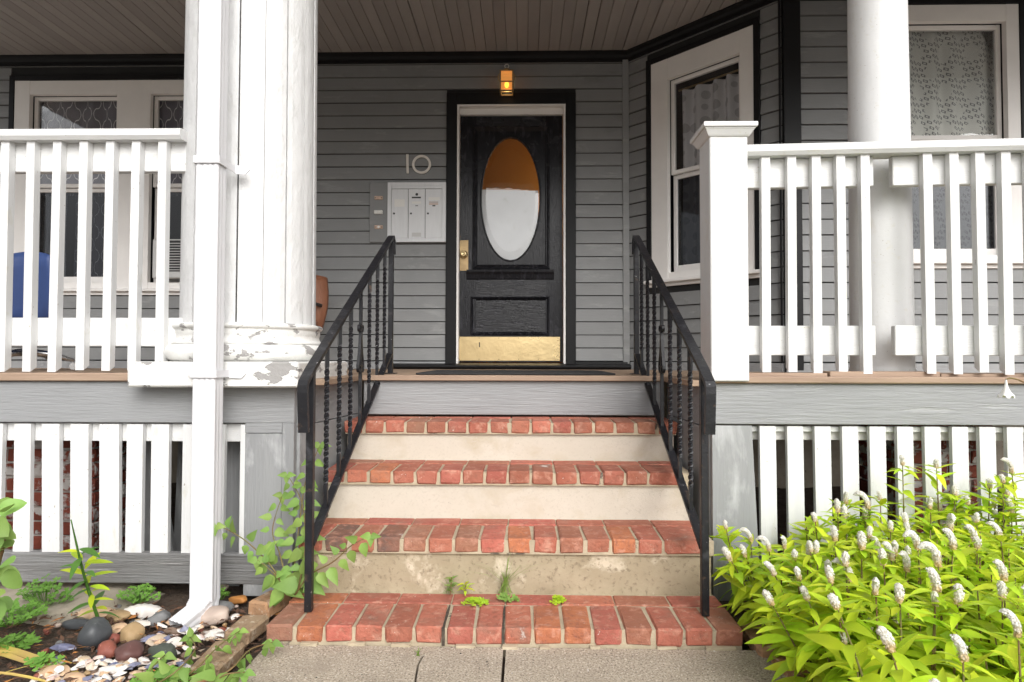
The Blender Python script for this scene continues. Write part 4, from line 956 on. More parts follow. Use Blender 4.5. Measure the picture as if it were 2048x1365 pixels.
# ------------------------------------------------------------------ plants
def leaf_mesh(name, w, fold, droop, prof, mat, n=None):
    ts = [0, .12, .3, .5, .72, .9, 1.0]; vs = []; fs = []
    for i, t in enumerate(ts):
        ww = w * prof[i]; zc = -droop * t * t
        vs += [(-ww, t, zc + fold * ww), (0, t, zc), (ww, t, zc + fold * ww)]
    for i in range(len(ts) - 1):
        for k in (0, 1): fs.append((i * 3 + k, i * 3 + k + 1, (i + 1) * 3 + k + 1, (i + 1) * 3 + k))
    me = bpy.data.meshes.new(name); me.from_pydata(vs, [], fs); me.materials.append(MT[mat])
    for p in me.polygons: p.use_smooth = True
    return me
LAN = [.05, .5, .9, 1, .72, .3, .0]; OVA = [.10, .86, 1, .80, .46, .17, 0]; RND = [.2, .7, .95, 1, .85, .5, 0]
lime = [leaf_mesh('leaf', w, f, d, LAN, 'lime') for w, f, d in ((.14, .35, .12), (.13, .2, .3), (.16, .3, .45), (.14, .5, .0), (.15, .15, .55))]
vinel = [leaf_mesh('leaf', w, f, d, OVA, 'vine') for w, f, d in ((.33, .3, .25), (.36, .2, .45), (.30, .45, .1), (.34, .1, .6))]
deepl = [leaf_mesh('leaf', w, f, d, LAN, 'deep') for w, f, d in ((.14, .3, .3), (.12, .2, .5))]
bigl = [leaf_mesh('leaf', w, f, d, RND, 'vine') for w, f, d in ((.40, .3, .25), (.42, .35, .5), (.38, .15, .1))]
strapl = [leaf_mesh('strap_leaf', .02, .3, d, [.7, .9, 1, 1, .8, .5, .0], 'straw') for d in (.1, .2)]
def orient(d, n):
    y = Vector(d).normalized(); z = Vector(n); z = (z - y * z.dot(y)).normalized(); x = y.cross(z); return Matrix((x, y, z)).transposed()
def put_leaf(me, par, pos, d, n, size, name='leaf'):
    o = bpy.data.objects.new(name, me); COL.objects.link(o); o.parent = par
    o.matrix_local = Matrix.Translation(pos) @ orient(d, n).to_4x4() @ Matrix.Scale(size, 4); return o
spikes = []
for v in range(7):
    m = MB(); r0 = rng.uniform(.0135, .017); L = (.045, .058, .072, .085, .05, .064, .036)[v]; bend = (.2, .6, 1.0, 1.3, .1, .8, .4)[v]
    pts = []
    for i in range(14):
        t = i / 13; a = bend * t * t; pts.append(Vector((L * t * math.sin(a) * .8, 0, L * t * math.cos(a * .75))))
    def rad_(t): return r0 * (.8 + .2 * math.sin(t * 2.4)) * math.sqrt(max(0.02, 1 - max(0, (t - .72) / .30) ** 2))
    for i in range(int(L * 3600)):
        t = rng.random(); k = min(12, int(t * 13)); p = pts[k].lerp(pts[k + 1], t * 13 - k)
        rad = rad_(t) * rng.uniform(.82, 1.12); az = rng.uniform(0, 2 * math.pi); q = p + Vector((math.cos(az) * rad, math.sin(az) * rad, rng.uniform(-.001, .001)))
        out = Vector((math.cos(az) + rng.uniform(-.5, .5), math.sin(az) + rng.uniform(-.5, .5), .3 + rng.uniform(-.4, .6) + t)).normalized(); a = out.cross(Vector((.1, 0, 1))).normalized() * .0036; b = out.cross(a).normalized() * .0036
        m.add([tuple(q + a), tuple(q + b), tuple(q - a), tuple(q - b)], [(0, 1, 2, 3)])
    m.tube([tuple(p) for p in pts], [rad_(i / 13) * .78 for i in range(14)], 8)
    me = bpy.data.meshes.new('flower_spike'); me.from_pydata(m.v, [], m.f); me.materials.append(MT['flower']); spikes.append(me)
stems = []
for b in (0, .25, -.2):
    me, _ = MB().tube([(b * .1 * math.sin(t * 3), 0, t) for t in (0, .25, .5, .75, 1)], [.011, .010, .009, .007, .005], 6).mesh('stem', True); me.materials.append(MT['stem']); stems.append(me)
def loosestrife(base, tip, spike, nleaf, size, label):
    d = tip - base; h = d.length
    t = thing('flowering_plant' if spike else 'leafy_plant', label, 'plant', base, 'lime green plants beside the steps')
    t.rotation_euler = orient(Vector((0, 1, 0)) if abs(d.normalized().y) < .9 else Vector((1, 0, 0)), d).to_euler()
    o = bpy.data.objects.new('stem', rng.choice(stems)); COL.objects.link(o); o.parent = t; o.scale = (.35, .35, h)
    az = rng.uniform(0, 6.28); top = h - (.03 if spike else .0)
    for k in range(nleaf):
        f = (k + .5) / nleaf; z = h * (.28 + .70 * f) - (.012 if spike else 0); az += 2.4 + rng.uniform(-.3, .3)
        el = (.15 + .5 * f + rng.uniform(-.25, .25)) if not spike else (.05 + .45 * f + rng.uniform(-.3, .3))
        L = size * rng.uniform(.8, 1.15) * (1.0 - .35 * max(0, f - .7) / .3)
        dv = Vector((math.cos(az) * math.cos(el), math.sin(az) * math.cos(el), math.sin(el)))
        put_leaf(rng.choice(lime), t, (0, 0, z), dv, Vector((-math.cos(az) * math.sin(el), -math.sin(az) * math.sin(el), math.cos(el))) + Vector((rng.uniform(-.4, .4), rng.uniform(-.4, .4), 0)), L)
    if spike:
        for k in range(6):
            az += 1.1; el = rng.uniform(-.1, .7); dv = Vector((math.cos(az) * math.cos(el), math.sin(az) * math.cos(el), math.sin(el)))
            put_leaf(rng.choice(lime), t, (0, 0, h - rng.uniform(.004, .03)), dv, Vector((-math.cos(az) * math.sin(el), -math.sin(az) * math.sin(el), math.cos(el))), size * rng.uniform(.4, .75))
        o = bpy.data.objects.new('flower_spike', spike); COL.objects.link(o); o.parent = t; o.location = (0, 0, h - .004); o.rotation_euler = (0, 0, rng.uniform(2.2, 4.6)); s = rng.uniform(.7, .95); o.scale = (s * .8, s * .8, s * 1.12)
SPK = [(120,545),(262,622),(225,690),(160,718),(410,640),(375,688),(457,690),(530,650),(550,700),(600,530),(580,675),(685,465),(745,430),(755,520),(868,460),(852,518),(915,410),(940,558),(1040,240),(1200,250),(1165,455),(1225,470),(1035,525),(1050,590),(1062,640),(838,590),(820,655),(700,625),(712,725),(785,638),(912,690),(960,675),(985,720),(950,750),(1015,688),(1190,735),(1300,410),(1265,380),(1370,440),(1470,445),(1450,345),(1520,320),(1560,270),(1580,400),(1355,530),(1420,540),(1522,520),(1345,605),(1430,665),(1520,610),(1600,580),(1080,790),(1475,785),(400,810),(520,820),(675,810),(695,848),(775,828),(520,893),(350,920),(643,915),(880,880),(990,908),(1175,930),(1222,885),(1350,962),(1530,910),(1600,915),(970,1035),(828,1052),(750,1153),(1560,1070),(1025,1212),(1360,1235),(810,1265),(1150,1340),(1600,490),(1250,560),(1270,650)]
def zone(b):
    if b.y > 2.3: return 'lime green %s growing against the white slats'
    if b.x < 1.12: return 'lime green %s by the bricks edging the walk'
    return 'lime green %s amid the flowering patch'
for (zx, zy) in SPK:
    px, py = 1400 + .3993 * zx, 820 + .3993 * zy + 16
    hh = .40 + rng.uniform(-.04, .04)
    if px < 1640: hh = .24 + .14 * max(0, (px - 1430) / 210) + rng.uniform(-.02, .03)
    if py > 1230 and px < 1800: hh = min(hh, .24)
    p = G(px, py, hh)
    if p.y > 2.60: p = W(px, py, 2.60 - rng.uniform(0, .12))
    base = Vector((p.x + rng.uniform(-.03, .03), min(p.y + rng.uniform(-.04, .05), 2.63), -.02))
    base.x = max(base.x, .88)
    vi = rng.randrange(7)
    loosestrife(base, p, spikes[vi], rng.randint(18, 23), rng.uniform(.10, .135), zone(base) % ('stem with a %s white flower spike' % ('short upright', 'slightly nodding', 'long drooping', 'long hooked', 'straight', 'nodding', 'stubby')[vi]))
for k in range(190):
    Y = rng.uniform(1.22, 2.6) if k % 2 else rng.uniform(1.7, 2.6); x0 = .90 + max(0, 1.95 - Y) * .14; X = rng.uniform(x0, .80 * Y + .2 if .80 * Y + .2 > x0 + .1 else x0 + .15)
    edge = min(1, (X - x0) / .35); h = .17 + .18 * edge + rng.uniform(-.03, .04)
    loosestrife(Vector((X, Y, -.02)), Vector((X + rng.uniform(-.05, .05) - .04 * (1 - edge), Y + rng.uniform(-.06, .04), h)), None, rng.randint(15, 18), rng.uniform(.09, .12), zone(Vector((X, Y, 0))) % 'leafy stem without a flower')

# pale green weed climbing between the corner board and the handrail
def smoothpath(pts, n=6):
    out = []
    for i in range(len(pts) - 1):
        p0, p1, p2, p3 = pts[max(i - 1, 0)], pts[i], pts[i + 1], pts[min(i + 2, len(pts) - 1)]
        for k in range(n):
            t = k / n; out.append(.5 * ((2 * p1) + (p2 - p0) * t + (2 * p0 - 5 * p1 + 4 * p2 - p3) * t * t + (3 * p1 - p0 - 3 * p2 + p3) * t ** 3))
    return out + [pts[-1]]
def vine(name, label, paths, leaves, lsize, spacing, meshes, base, depth_norm=(0, -1, .35)):
    t = thing(name, label, 'plant', base)
    for pts in paths:
        pth = smoothpath(pts); MB().tube([tuple(p) for p in pth], [.0035 - .0022 * i / len(pth) for i in range(len(pth))], 6).build('stem', 'stem', t, smooth=True)
        acc = 0; side = 1; tot = sum((pth[i + 1] - pth[i]).length for i in range(len(pth) - 1)); run = 0
        for i in range(len(pth) - 1):
            seg = (pth[i + 1] - pth[i]); acc += seg.length; run += seg.length
            if acc >= spacing and run > .06:
                acc = 0
                for s in ((side, -side) if leaves else (side,)):
                    d0 = seg.normalized(); lat = d0.cross(Vector((0, -1, 0))) * s
                    d = lat * rng.uniform(.6, 1) + d0 * rng.uniform(-.1, .5) + Vector((rng.uniform(-.2, .2), rng.uniform(-.5, .1), rng.uniform(-.7, -.1)))
                    L = lsize * rng.uniform(.65, 1.2) * (1 - .45 * run / tot)
                    put_leaf(rng.choice(meshes), t, pth[i] + d.normalized() * .012 - Vector(base), d, Vector(depth_norm) + Vector((rng.uniform(-.5, .5), rng.uniform(-.2, .3), rng.uniform(-.3, .6))), L)
                side = -side
        for s in (-1, 0, 1): put_leaf(rng.choice(meshes), t, pth[-1] - Vector(base), Vector((s * .7, -.2, -.5 + .5 * abs(s))), Vector(depth_norm), lsize * .5)
    return t
b0 = W(585, 1195, 2.42)
vine('climbing_weed', 'pale green broad-leaved weed climbing beside the lowest steps and handrail', [
    [W(585, 1195, 2.42), W(590, 1120, 2.46), W(600, 1040, 2.5), W(612, 960, 2.52), W(640, 890, 2.55)],
    [W(580, 1190, 2.42), W(560, 1110, 2.48), W(545, 1060, 2.52), W(565, 990, 2.56)],
    [W(580, 1190, 2.42), W(540, 1130, 2.44), W(495, 1085, 2.48), W(455, 1060, 2.5), W(432, 1052, 2.5)],
    [W(590, 1190, 2.40), W(620, 1150, 2.36), W(665, 1125, 2.33), W(705, 1090, 2.31), W(742, 1072, 2.3)],
    [W(580, 1190, 2.42), W(550, 1150, 2.42), W(515, 1120, 2.44)],
    [W(595, 1185, 2.42), W(610, 1100, 2.45), W(605, 1010, 2.5), W(575, 950, 2.54)]], True, .082, .040, vinel, (b0.x, b0.y, .0))
vine('trailing_weed', 'pale green triangular-leaved weed trailing over the edging bricks onto the walk', [
    [G(350, 1372, .0), G(400, 1330, .05), G(440, 1290, .06), G(480, 1262, .06)], [G(400, 1372, 0), G(460, 1340, .05), G(500, 1300, .06), G(545, 1285, .05)],
    [G(300, 1375, 0), G(350, 1345, .06), G(390, 1300, .06), G(380, 1275, .06)], [G(420, 1375, 0), G(450, 1350, .05), G(490, 1345, .05)], [G(330, 1372, 0), G(300, 1345, .05), G(330, 1310, .06)]], True, .075, .045, vinel, tuple(G(380, 1372, -.04)), (0, -.6, .8))
def clump(name, label, center, n, spread, h, leaf, mat, group=None):
    """low clump of many small round leaflets on thin stalks"""
    m = MB(); c = Vector(center)
    for k in range(n):
        a = rng.uniform(0, 6.28); r = spread * math.sqrt(rng.random()); p = c + Vector((r * math.cos(a), r * math.sin(a) * .7, h * rng.uniform(.4, 1) * (1 - .5 * r / spread)))
        m.tube([tuple(c + Vector((r * .3 * math.cos(a), r * .2 * math.sin(a), 0))), tuple(p)], .0012, 3)
        tilt = Vector((rng.uniform(-.5, .5), rng.uniform(-.7, .1), 1)).normalized(); ax = tilt.cross(Vector((1, 0, 0))).normalized(); ay = tilt.cross(ax)
        for q in range(3):
            th = q * 2.094 + a; dd = ax * math.cos(th) + ay * math.sin(th); ss = tilt.cross(dd); L = leaf * rng.uniform(.8, 1.2)
            m.add([tuple(p), tuple(p + dd * L * .5 + ss * L * .48), tuple(p + dd * L + ss * L * .36 + tilt * .002), tuple(p + dd * L * .86), tuple(p + dd * L - ss * L * .36 + tilt * .002), tuple(p + dd * L * .5 - ss * L * .48)], [(0, 1, 2, 3), (0, 3, 4, 5)])
    me = bpy.data.meshes.new('foliage'); me.from_pydata([tuple(Vector(p) - c) for p in m.v], [], m.f); me.materials.append(MT[mat])
    t = thing(name, label, 'plant', center, group); o = bpy.data.objects.new('foliage', me); COL.objects.link(o); o.parent = t; o['kind'] = 'stuff'; return t
clump('clover_clump', 'bright green clover clump growing against the grey base board', G(278, 1205, -.03), 60, .085, .09, .013, 'clover')
clump('clover_clump', 'small green seedling clump behind the downspout elbow', G(440, 1200, -.03), 12, .03, .07, .014, 'clover')
clump('clover_clump', 'round-leaved clover clump in front of the yellow strap leaves', G(28, 1300, -.03), 26, .07, .06, .022, 'clover')
clump('clover_clump', 'clover sprig lying over the yellow strap leaves', G(92, 1335, -.03), 16, .06, .05, .02, 'clover')
clump('clover_clump', 'clover patch at the foot of the tall lily stem', G(20, 1250, -.03), 60, .12, .10, .018, 'clover')
clump('clover_clump', 'pale weedy clump around the lily stem before the base board', G(90, 1215, -.03), 50, .10, .14, .018, 'clover')
clump('clover_clump', 'green clover patch below the edging bricks among the shells', G(330, 1380, -.02), 60, .09, .07, .018, 'clover')
clump('moss_tuft', 'yellow green tuft in the cracked joint of the lowest step', Vector((-.185, 2.40, ST[0])), 30, .05, .02, .011, 'lime')
clump('moss_tuft', 'small yellow green tuft on the back course of the lowest step', Vector((.125, 2.41, ST[0])), 14, .025, .03, .014, 'lime')
clump('moss_tuft', 'pale grassy tuft beside the wide joint of the lowest step', Vector((-.065, 2.43, ST[0])), 22, .035, .03, .012, 'vine')
def tuft(name, label, center, n, h, mat, spread=.03, w=.0022):
    t = thing(name, label, 'plant', center); m = MB()
    for k in range(n):
        a = rng.uniform(0, 6.28); lean = rng.uniform(.2, 1.2); H = h * rng.uniform(.5, 1); d = Vector((math.cos(a), math.sin(a) * .6 - .2, 0)); s = Vector((-d.y, d.x, 0)).normalized() * w
        p = [d * (lean * H * .95 * q * q) + Vector((0, 0, H * (q - .25 * lean * q * q))) + Vector((rng.uniform(-spread, spread) if q == 0 else 0, 0, 0)) * (1 - q) for q in (0, .35, .7, 1)]
        m.add([tuple(p[0] - s), tuple(p[0] + s), tuple(p[1] + s), tuple(p[1] - s), tuple(p[2] + s * .7), tuple(p[2] - s * .7), tuple(p[3])], [(0, 1, 2, 3), (3, 2, 4, 5), (5, 4, 6)])
    me = bpy.data.meshes.new('blades'); me.from_pydata(m.v, [], m.f); me.materials.append(MT[mat]); o = bpy.data.objects.new('blades', me); COL.objects.link(o); o.parent = t; o['kind'] = 'stuff'
tuft('grass_tuft', 'thin grass tuft growing from the crack under the lowest riser', Vector((-.075, 2.505, ST[0])), 30, .22, 'vine', .03, .0016)
tuft('grass_tuft', 'sparse grass blades by the small weed under the lowest riser', Vector((-.30, 2.50, ST[0])), 9, .1, 'vine', .03, .0012)
tuft('crack_weed', 'tiny weed sprouting from the crack in the walk', G(836, 1312, 0), 12, .035, 'vine', .006)
def rosette(name, label, base, n, L, h, meshes):
    t = thing(name, label, 'plant', base); o = MB().tube([tuple(base), tuple(Vector(base) + Vector((.004, 0, h)))], .0022, 5).build('stem', 'stem', t)
    az = 0
    for k in range(n):
        az += 2.4; el = rng.uniform(.1, .8); put_leaf(rng.choice(meshes), t, (.002, 0, h * (.25 + .75 * k / n)), Vector((math.cos(az), math.sin(az) * .8, math.sin(el))), Vector((0, 0, 1)), L * rng.uniform(.7, 1.1))
rosette('rosette_weed', 'small bright green weed under the lowest riser', Vector((-.235, 2.49, ST[0])), 12, .04, .045, lime)
rosette('rosette_weed', 'small yellowing weed with round leaves under the lowest riser', Vector((-.29, 2.48, ST[0])), 9, .036, .07, vinel)
# lily stem and large-leaved plant at the left edge
lb = G(205, 1262, -.05); lt_ = W(142, 1040, 2.18); mid = (lb + lt_) / 2 + Vector((-.01, 0, .0))
lily = thing('lily_stem', 'upright leafy lily stem with a bare tip before the base board', 'plant', lb)
MB().tube([tuple(p) for p in smoothpath([lb, mid, lt_])], [.0075, .007, .0065, .006, .006, .0055, .005, .0045, .004, .0035, .003, .002, .002], 7).build('stem', 'deep', lily, smooth=True)
az = 0
for k in range(26):
    f = .12 + .66 * k / 26; az += 2.4; p = lb.lerp(lt_, f); el = rng.uniform(-.1, .5)
    put_leaf(rng.choice(deepl + lime[:2]), lily, p - lb, Vector((math.cos(az) * math.cos(el), math.sin(az) * math.cos(el) * .8, math.sin(el))), Vector((0, -.3, 1)), rng.uniform(.06, .115))
bb_ = G(-15, 1290, -.05); big = thing('broadleaf_plant', 'tall broad-leaved green plant left of the lily stem', 'plant', bb_)
for (px, py) in ((-10, 1000), (-30, 1050), (10, 1080)):
    tp = W(px, py, 2.0); MB().tube([tuple(p) for p in smoothpath([bb_, (bb_ + tp) / 2 + Vector((-.02, 0, 0)), tp])], .005, 6).build('stem', 'stem', big, smooth=True)
for k in range(46):
    px, py = rng.uniform(-70, 34), rng.uniform(1005, 1240); a = rng.uniform(-.9, 1.2)
    put_leaf(rng.choice(bigl), big, W(px - 20, py, 2.05 + rng.uniform(-.14, .1)) - bb_, Vector((math.cos(a), rng.uniform(-.9, .1), math.sin(a) - .2)), Vector((rng.uniform(-.7, .7), -.5, rng.uniform(.4, 1.2))), rng.uniform(.045, .075))
st_ = thing('yellow_strap_leaves', 'fallen yellow strap leaves across the shell bed', 'leaves', G(90, 1340, -.03))
for (px, py, qx, qy, L) in ((-40, 1285, 210, 1345, 1), (-60, 1300, 150, 1310, 1), (-30, 1360, 80, 1318, 1), (-70, 1290, 120, 1330, 1), (-20, 1345, 130, 1352, 1)):
    a = G(px, py, -.005); b = G(qx, qy, -.01); put_leaf(rng.choice(strapl), st_, a - st_.location, b - a, Vector((0, -.3, 1)), (b - a).length, 'strap_leaf')
# white bell flower leaning in over the fascia
hb = Vector((XW(2100, 2.35), 2.35, -.03)); fl = W(2012, 760, 2.38)
hp = thing('bell_flower', 'single white bell flower nodding in front of the grey fascia board', 'flower', hb)
MB().tube([tuple(p) for p in smoothpath([hb, hb + Vector((.02, 0, .5)), W(2075, 790, 2.37), W(2045, 764, 2.38), W(2022, 757, 2.38), fl])], .003, 6).build('stalk', 'stem', hp, smooth=True)
m = MB(); ns = 24; vs = []
for (r, z) in ((.003, 0), (.005, -.018), (.009, -.034), (.016, -.048), (.026, -.060)):
    for k in range(ns): vs.append((fl.x + r * math.cos(2 * math.pi * k / ns), fl.y + r * math.sin(2 * math.pi * k / ns), fl.z + z - (.008 * (1 if k % 4 < 2 else -.2) if r > .02 else 0)))
m.add(vs, [(i * ns + k, i * ns + (k + 1) % ns, (i + 1) * ns + (k + 1) % ns, (i + 1) * ns + k) for i in range(4) for k in range(ns)]).build('bell', 'plastic', hp, smooth=True)

# ------------------------------------------------------------------ edging bricks, stones and shells
eb = [B(-.1, .1, -.048, .048, -.03, .03, c=.009, jit=.005).mesh('edging_brick')[0] for i in range(3)]
for me in eb: me.materials.append(MT['tbrick'])
def ebrick(px, py, qx, qy, z, label, roll=0.0, sc=1.0, w=1.0):
    a = G(px, py, z); b = G(qx, qy, z); c = (a + b) / 2; d = b - a
    o = link('edging_brick', eb[rng.randrange(3)], (c.x, c.y, z - .03)); o.rotation_euler = (roll, 0, math.atan2(d.y, d.x)); o.scale = (sc * d.length / .2, w, 1)
    return tag(o, label, 'brick', 'bricks edging the walk')
ebrick(565, 1180, 515, 1205, .045, 'tan edging brick under the climbing weed beside the lowest step', .0, 1, 1.0)
ebrick(514, 1228, 470, 1262, .025, 'grey brown edging brick beside the corner of the lowest step', .05)
ebrick(462, 1280, 402, 1335, .018, 'orange edging brick crossed by the trailing weed', -.04)
ebrick(400, 1345, 355, 1385, .012, 'orange edging brick end under the trailing weed leaves', .03)
ebrick(1507, 1240, 1550, 1297, .03, 'brown edging brick beside the lowest step under the lime plants', .1)
ebrick(1568, 1305, 1612, 1345, .025, 'greyish edging brick under the front lime leaves', -.05)
ebrick(1630, 1352, 1690, 1395, .02, 'tan edging brick end among the front lime stems', .04)
def stone_mesh(seed, flat, ang):
    r = random.Random(seed); bm = bmesh.new(); bmesh.ops.create_icosphere(bm, subdivisions=3, radius=1)
    from mathutils import noise as mn
    o = Vector((r.random() * 50, r.random() * 50, r.random() * 50))
    for v in bm.verts:
        n_ = mn.noise(v.co * 1.1 + o) * .28 + mn.noise(v.co * 2.7 + o) * .08
        if ang: v.co = Vector([math.copysign(abs(c) ** .7, c) for c in v.co])
        v.co *= 1 + n_
    me = bpy.data.meshes.new('stone'); bm.to_mesh(me); bm.free()
    for p in me.polygons: p.use_smooth = True
    return me
def shade(name, c1, c2, rough=.6, bump=.4): 
    if name not in MT: MT[name] = P(name, c1, c2, 14, A1, rough, bump, 50, spots=[(tuple(min(1, q * 1.6 + .03) for q in c1), 60, .66, .72, A1, 0)])
    return name
ZBED = -.045
def stone(zx, zy, w, h, tall, ang_deg, mat, label, kind='stone', angular=False, seed=None):
    """zx, zy, w, h: in pixels of a 3.66x enlargement of the shell bed"""
    px, py = zx * .2734, 1150 + zy * .2734; p = G(px, py, ZBED + tall * .4); k = p.y / FPX * .2734
    me = stone_mesh(seed if seed is not None else int(zx * 7 + zy), 0, angular); me.materials.append(MT[mat])
    o = link(kind, me, (p.x, p.y, ZBED + tall * .45)); o.scale = (w * k * .95, min(w * k, max(.016, h * k * 1.2)), tall * .6); o.rotation_euler = (rng.uniform(-.1, .1), R(ang_deg), rng.uniform(-.5, .5))
    return tag(o, label, kind.replace('_', ' '))
slate = shade('slate_stone', (.075, .08, .085), (.05, .053, .058), .45); 
stone(690, 440, 115, 150, .085, -32, slate, 'large smooth dark grey stone speckled with pale lichen', seed=3)
stone(785, 560, 75, 65, .05, 0, shade('red_stone', (.26, .085, .055), (.2, .06, .045)), 'rounded brick red stone beside the large dark stone')
stone(950, 575, 108, 78, .055, 8, shade('maroon_stone', (.13, .062, .055), (.095, .045, .04), .5), 'rounded maroon stone in the middle of the shell bed')
stone(1185, 578, 130, 48, .045, -4, shade('green_stone', (.085, .095, .075), (.05, .06, .05)), 'long dark green stone beside the edging bricks', angular=True)
stone(965, 440, 72, 72, .06, 0, shade('ochre_stone', (.42, .29, .15), (.34, .23, .12)), 'blocky ochre stone on the white clam shell', angular=True)
stone(1160, 325, 80, 55, .04, -25, shade('grey_stone', (.20, .20, .20), (.14, .14, .14)), 'grey wedge stone beside the downspout mouth', angular=True)
stone(560, 362, 105, 34, .03, 0, slate, 'flat slate stone under the peach clam shell', angular=True)
stone(870, 300, 85, 50, .03, 0, 'ochre_stone', 'flat sandstone piece under the long white shell', angular=True)
stone(1625, 240, 82, 48, .04, 0, 'grey_stone', 'grey stone between the downspout and the tan brick')
stone(1500, 270, 60, 50, .05, 20, slate, 'dark stone wedged behind the downspout elbow', angular=True)
stone(1568, 308, 108, 62, .05, -10, shade('pink_stone', (.50, .40, .33), (.42, .33, .28)), 'pale pink angular stone right of the downspout mouth', angular=True)
stone(1265, 415, 75, 26, .025, 0, shade('brown_stone', (.22, .15, .11), (.16, .11, .08)), 'flat brown stone below the downspout mouth')
stone(1740, 185, 100, 32, .028, -12, shade('orange_shard', (.55, .24, .06), (.46, .2, .06)), 'orange pottery shard lying by the tan edging brick', 'pottery_shard', True)
stone(835, 470, 48, 32, .03, 0, 'red_stone', 'crumpled small red stone between the ochre and dark stones', angular=True)
stone(1620, 85, 75, 28, .03, 0, 'pink_stone', 'pale stone against the base board behind the downspout')
stone(1440, 330, 45, 28, .025, 0, 'pink_stone', 'small pale stone right beneath the downspout mouth')
def shell_mesh(seed, ridges):
    m = MB(); n = 18; k = 7; vs = [(0, -.9, .0)]; r = random.Random(seed)
    for j in range(1, k + 1):
        t = j / k
        for i in range(n + 1):
            a = math.pi * (i / n) ; x = 1.0 * t * math.cos(a) * 1.0; y = -.9 + t * (.75 + 1.05 * math.sin(a)); z = .55 * (1 - t ** 2.2) * math.sin(a * .9 + .15) + (ridges * .03 * math.cos(i * math.pi) * t) - .0
            vs.append((x, y, z + .02 * math.sin(j * 2.5)))
    fs = [(0, 1 + i, 2 + i) for i in range(n)] + [(1 + (j - 1) * (n + 1) + i, 2 + (j - 1) * (n + 1) + i, 2 + j * (n + 1) + i, 1 + j * (n + 1) + i) for j in range(1, k) for i in range(n)]
    m.add(vs, fs); me, _ = m.mesh('shell', True); return me
SHM = [shell_mesh(i, i % 2) for i in range(4)]
shade('shell_white', (.78, .75, .71), (.68, .62, .56), .45, .3); shade('shell_peach', (.66, .48, .33), (.60, .38, .22), .5, .3); shade('shell_blue', (.11, .12, .22), (.30, .30, .38), .35, .2); shade('shell_tan', (.56, .42, .28), (.62, .52, .42), .5, .3); shade('shell_pink', (.62, .42, .36), (.7, .58, .52), .5, .3)
shcache = {}
def shell_o(zx, zy, w, h, rot, mat, label, group=None, flip=False, z=None, tilt=None):
    px, py = zx * .2734, 1150 + zy * .2734; zz = ZBED + .012 if z is None else z; p = G(px, py, zz); k = p.y / FPX * .2734
    key = (rng.randrange(4), mat)
    if key not in shcache:
        me = SHM[key[0]].copy(); me.materials.clear(); me.materials.append(MT[mat]); shcache[key] = me
    o = link('shell', shcache[key], (p.x, p.y, zz)); s = w * k; q = max(h * k * 1.5, s * .45); o.scale = (s, q, s * 1.0 * (-1 if flip else 1))
    o.rotation_euler = (R(25) if tilt is None else R(tilt), rng.uniform(-.25, .25), R(rot)); return tag(o, label, 'shell', group)
shell_o(700, 285, 150, 50, 12, 'shell_peach', 'large peach clam shell on the slate stone')
shell_o(1060, 272, 150, 55, 15, 'shell_white', 'long white clam shell left of the downspout mouth')
shell_o(1000, 378, 108, 42, -5, 'shell_white', 'oval white clam shell under the ochre stone')
shell_o(850, 400, 80, 45, 10, 'shell_peach', 'cream shell between the large dark stone and the oval clam')
shell_o(1215, 320, 55, 75, 60, 'shell_peach', 'rust edged shell under the lip of the downspout')
shell_o(1110, 470, 85, 32, 55, 'shell_blue', 'blue mussel shell beside the ochre stone')
shell_o(460, 535, 95, 30, 5, 'shell_blue', 'blue mussel shell left of the large dark stone')
shell_o(1160, 490, 85, 52, 20, 'shell_tan', 'beige scallop shell beside the blue mussel')
shell_o(1275, 500, 55, 42, 0, 'shell_white', 'white shell right of the beige scallop')
shell_o(380, 720, 120, 60, 10, 'shell_peach', 'large orange scallop shell under the yellow strap leaves')
shell_o(540, 760, 100, 40, -10, 'shell_peach', 'broad peach scallop shell below the yellow strap leaves')
shell_o(800, 715, 140, 28, 22, 'shell_white', 'long bleached razor shell below the maroon stone')
shell_o(1710, 310, 45, 25, 0, 'shell_white', 'white shell beside the pale pink stone')
shell_o(1560, 440, 70, 40, 30, 'shell_white', 'white shell tucked beside the grey brown edging brick')
CN = {'shell_white': 'white', 'shell_pink': 'pink', 'shell_tan': 'tan', 'shell_blue': 'blue', 'shell_peach': 'peach'}; ZN = ('below the maroon stone by the trailing weed', 'along the edging bricks', 'around the yellow strap leaves')
mats = ['shell_white', 'shell_white', 'shell_white', 'shell_pink', 'shell_tan', 'shell_blue', 'shell_peach']
for k in range(170):
    if k < 85: zx, zy = rng.uniform(600, 1380), rng.uniform(620, 830)
    elif k < 130: zx, zy = rng.uniform(1150, 1700), rng.uniform(340, 660)
    else: zx, zy = rng.uniform(250, 900), rng.uniform(600, 800)
    mm = rng.choice(mats)
    shell_o(zx, zy, rng.uniform(24, 52), rng.uniform(16, 34), rng.uniform(-180, 180), mm, 'small broken %s shell %s' % (CN[mm], ZN[0 if k < 85 else 1 if k < 130 else 2]), 'small broken shells in the bed', rng.random() < .35, ZBED + rng.uniform(.004, .03), rng.uniform(-20, 35))
PEB = [stone_mesh(40 + i, 0, i % 2) for i in range(5)]
pcol = ['grey_stone', 'pink_stone', 'ochre_stone', 'slate_stone', 'brown_stone', 'red_stone']; pcache = {}
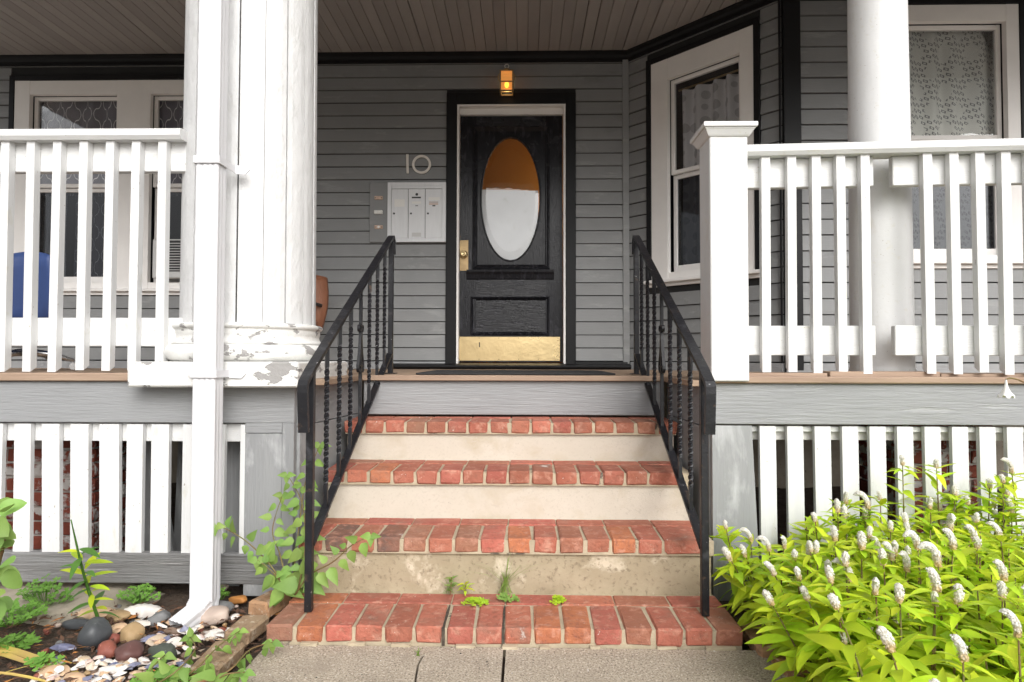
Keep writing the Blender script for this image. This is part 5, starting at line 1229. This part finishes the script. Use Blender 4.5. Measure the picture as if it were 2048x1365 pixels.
for k in range(90):
    zx, zy = rng.uniform(250, 1750), rng.uniform(230, 800)
    p = G(zx * .2734, 1150 + zy * .2734, ZBED)
    if p.x > -.98: continue
    c = rng.choice(pcol); q = rng.randrange(5)
    if (q, c) not in pcache: me = PEB[q].copy(); me.name = 'pebble'; me.materials.clear(); me.materials.append(MT[c]); pcache[(q, c)] = me
    o = link('pebble', pcache[(q, c)], (p.x, p.y, ZBED + .008)); r_ = rng.uniform(.007, .02); o.scale = (r_, r_ * rng.uniform(.6, 1), r_ * .6); o.rotation_euler = (0, 0, rng.uniform(0, 6))
    tag(o, 'small %s pebble lying loose in the shell bed' % c.split('_')[0], 'pebble', 'pebbles in the shell bed')
# dry litter over both beds and a few crumbs on the walk
def litter(name, label, n, fx, mat, L):
    m = MB()
    for k in range(n):
        p = fx(); a = rng.uniform(0, 6.28); l = L * rng.uniform(.3, 1); d = Vector((math.cos(a), math.sin(a), rng.uniform(-.2, .3))) * l; s = Vector((-math.sin(a), math.cos(a), rng.uniform(-.3, .3))) * l * rng.uniform(.06, .3)
        m.add([tuple(p - d), tuple(p + s), tuple(p + d), tuple(p - s + Vector((0, 0, .003)))], [(0, 1, 2, 3)])
    o = m.build(name, mat); tag(o, label, 'litter'); o['kind'] = 'stuff'
litter('dry_litter', 'brown dry twigs and leaf scraps over the shell bed', 1800, lambda: Vector((rng.uniform(-2.3, -.92), rng.uniform(1.7, 2.62), -.045 + rng.uniform(0, .025))), 'mulch', .03)
litter('dry_litter', 'reddish dry flower scraps beside the right edging bricks', 420, lambda: Vector((rng.uniform(.80, 1.5), rng.uniform(1.7, 2.5), -.02 + rng.uniform(0, .015))), 'mulch', .018)
litter('dead_leaves', 'orange dead leaves scattered over the shell bed', 70, lambda: Vector((rng.uniform(-1.9, -.95), rng.uniform(1.9, 2.5), -.03 + rng.uniform(0, .02))), 'rust', .03)
litter('walk_crumbs', 'tiny black crumbs scattered on the concrete walk', 40, lambda: Vector((rng.uniform(-.8, .8), rng.uniform(1.7, 2.17), .002)), 'rubber', .005)
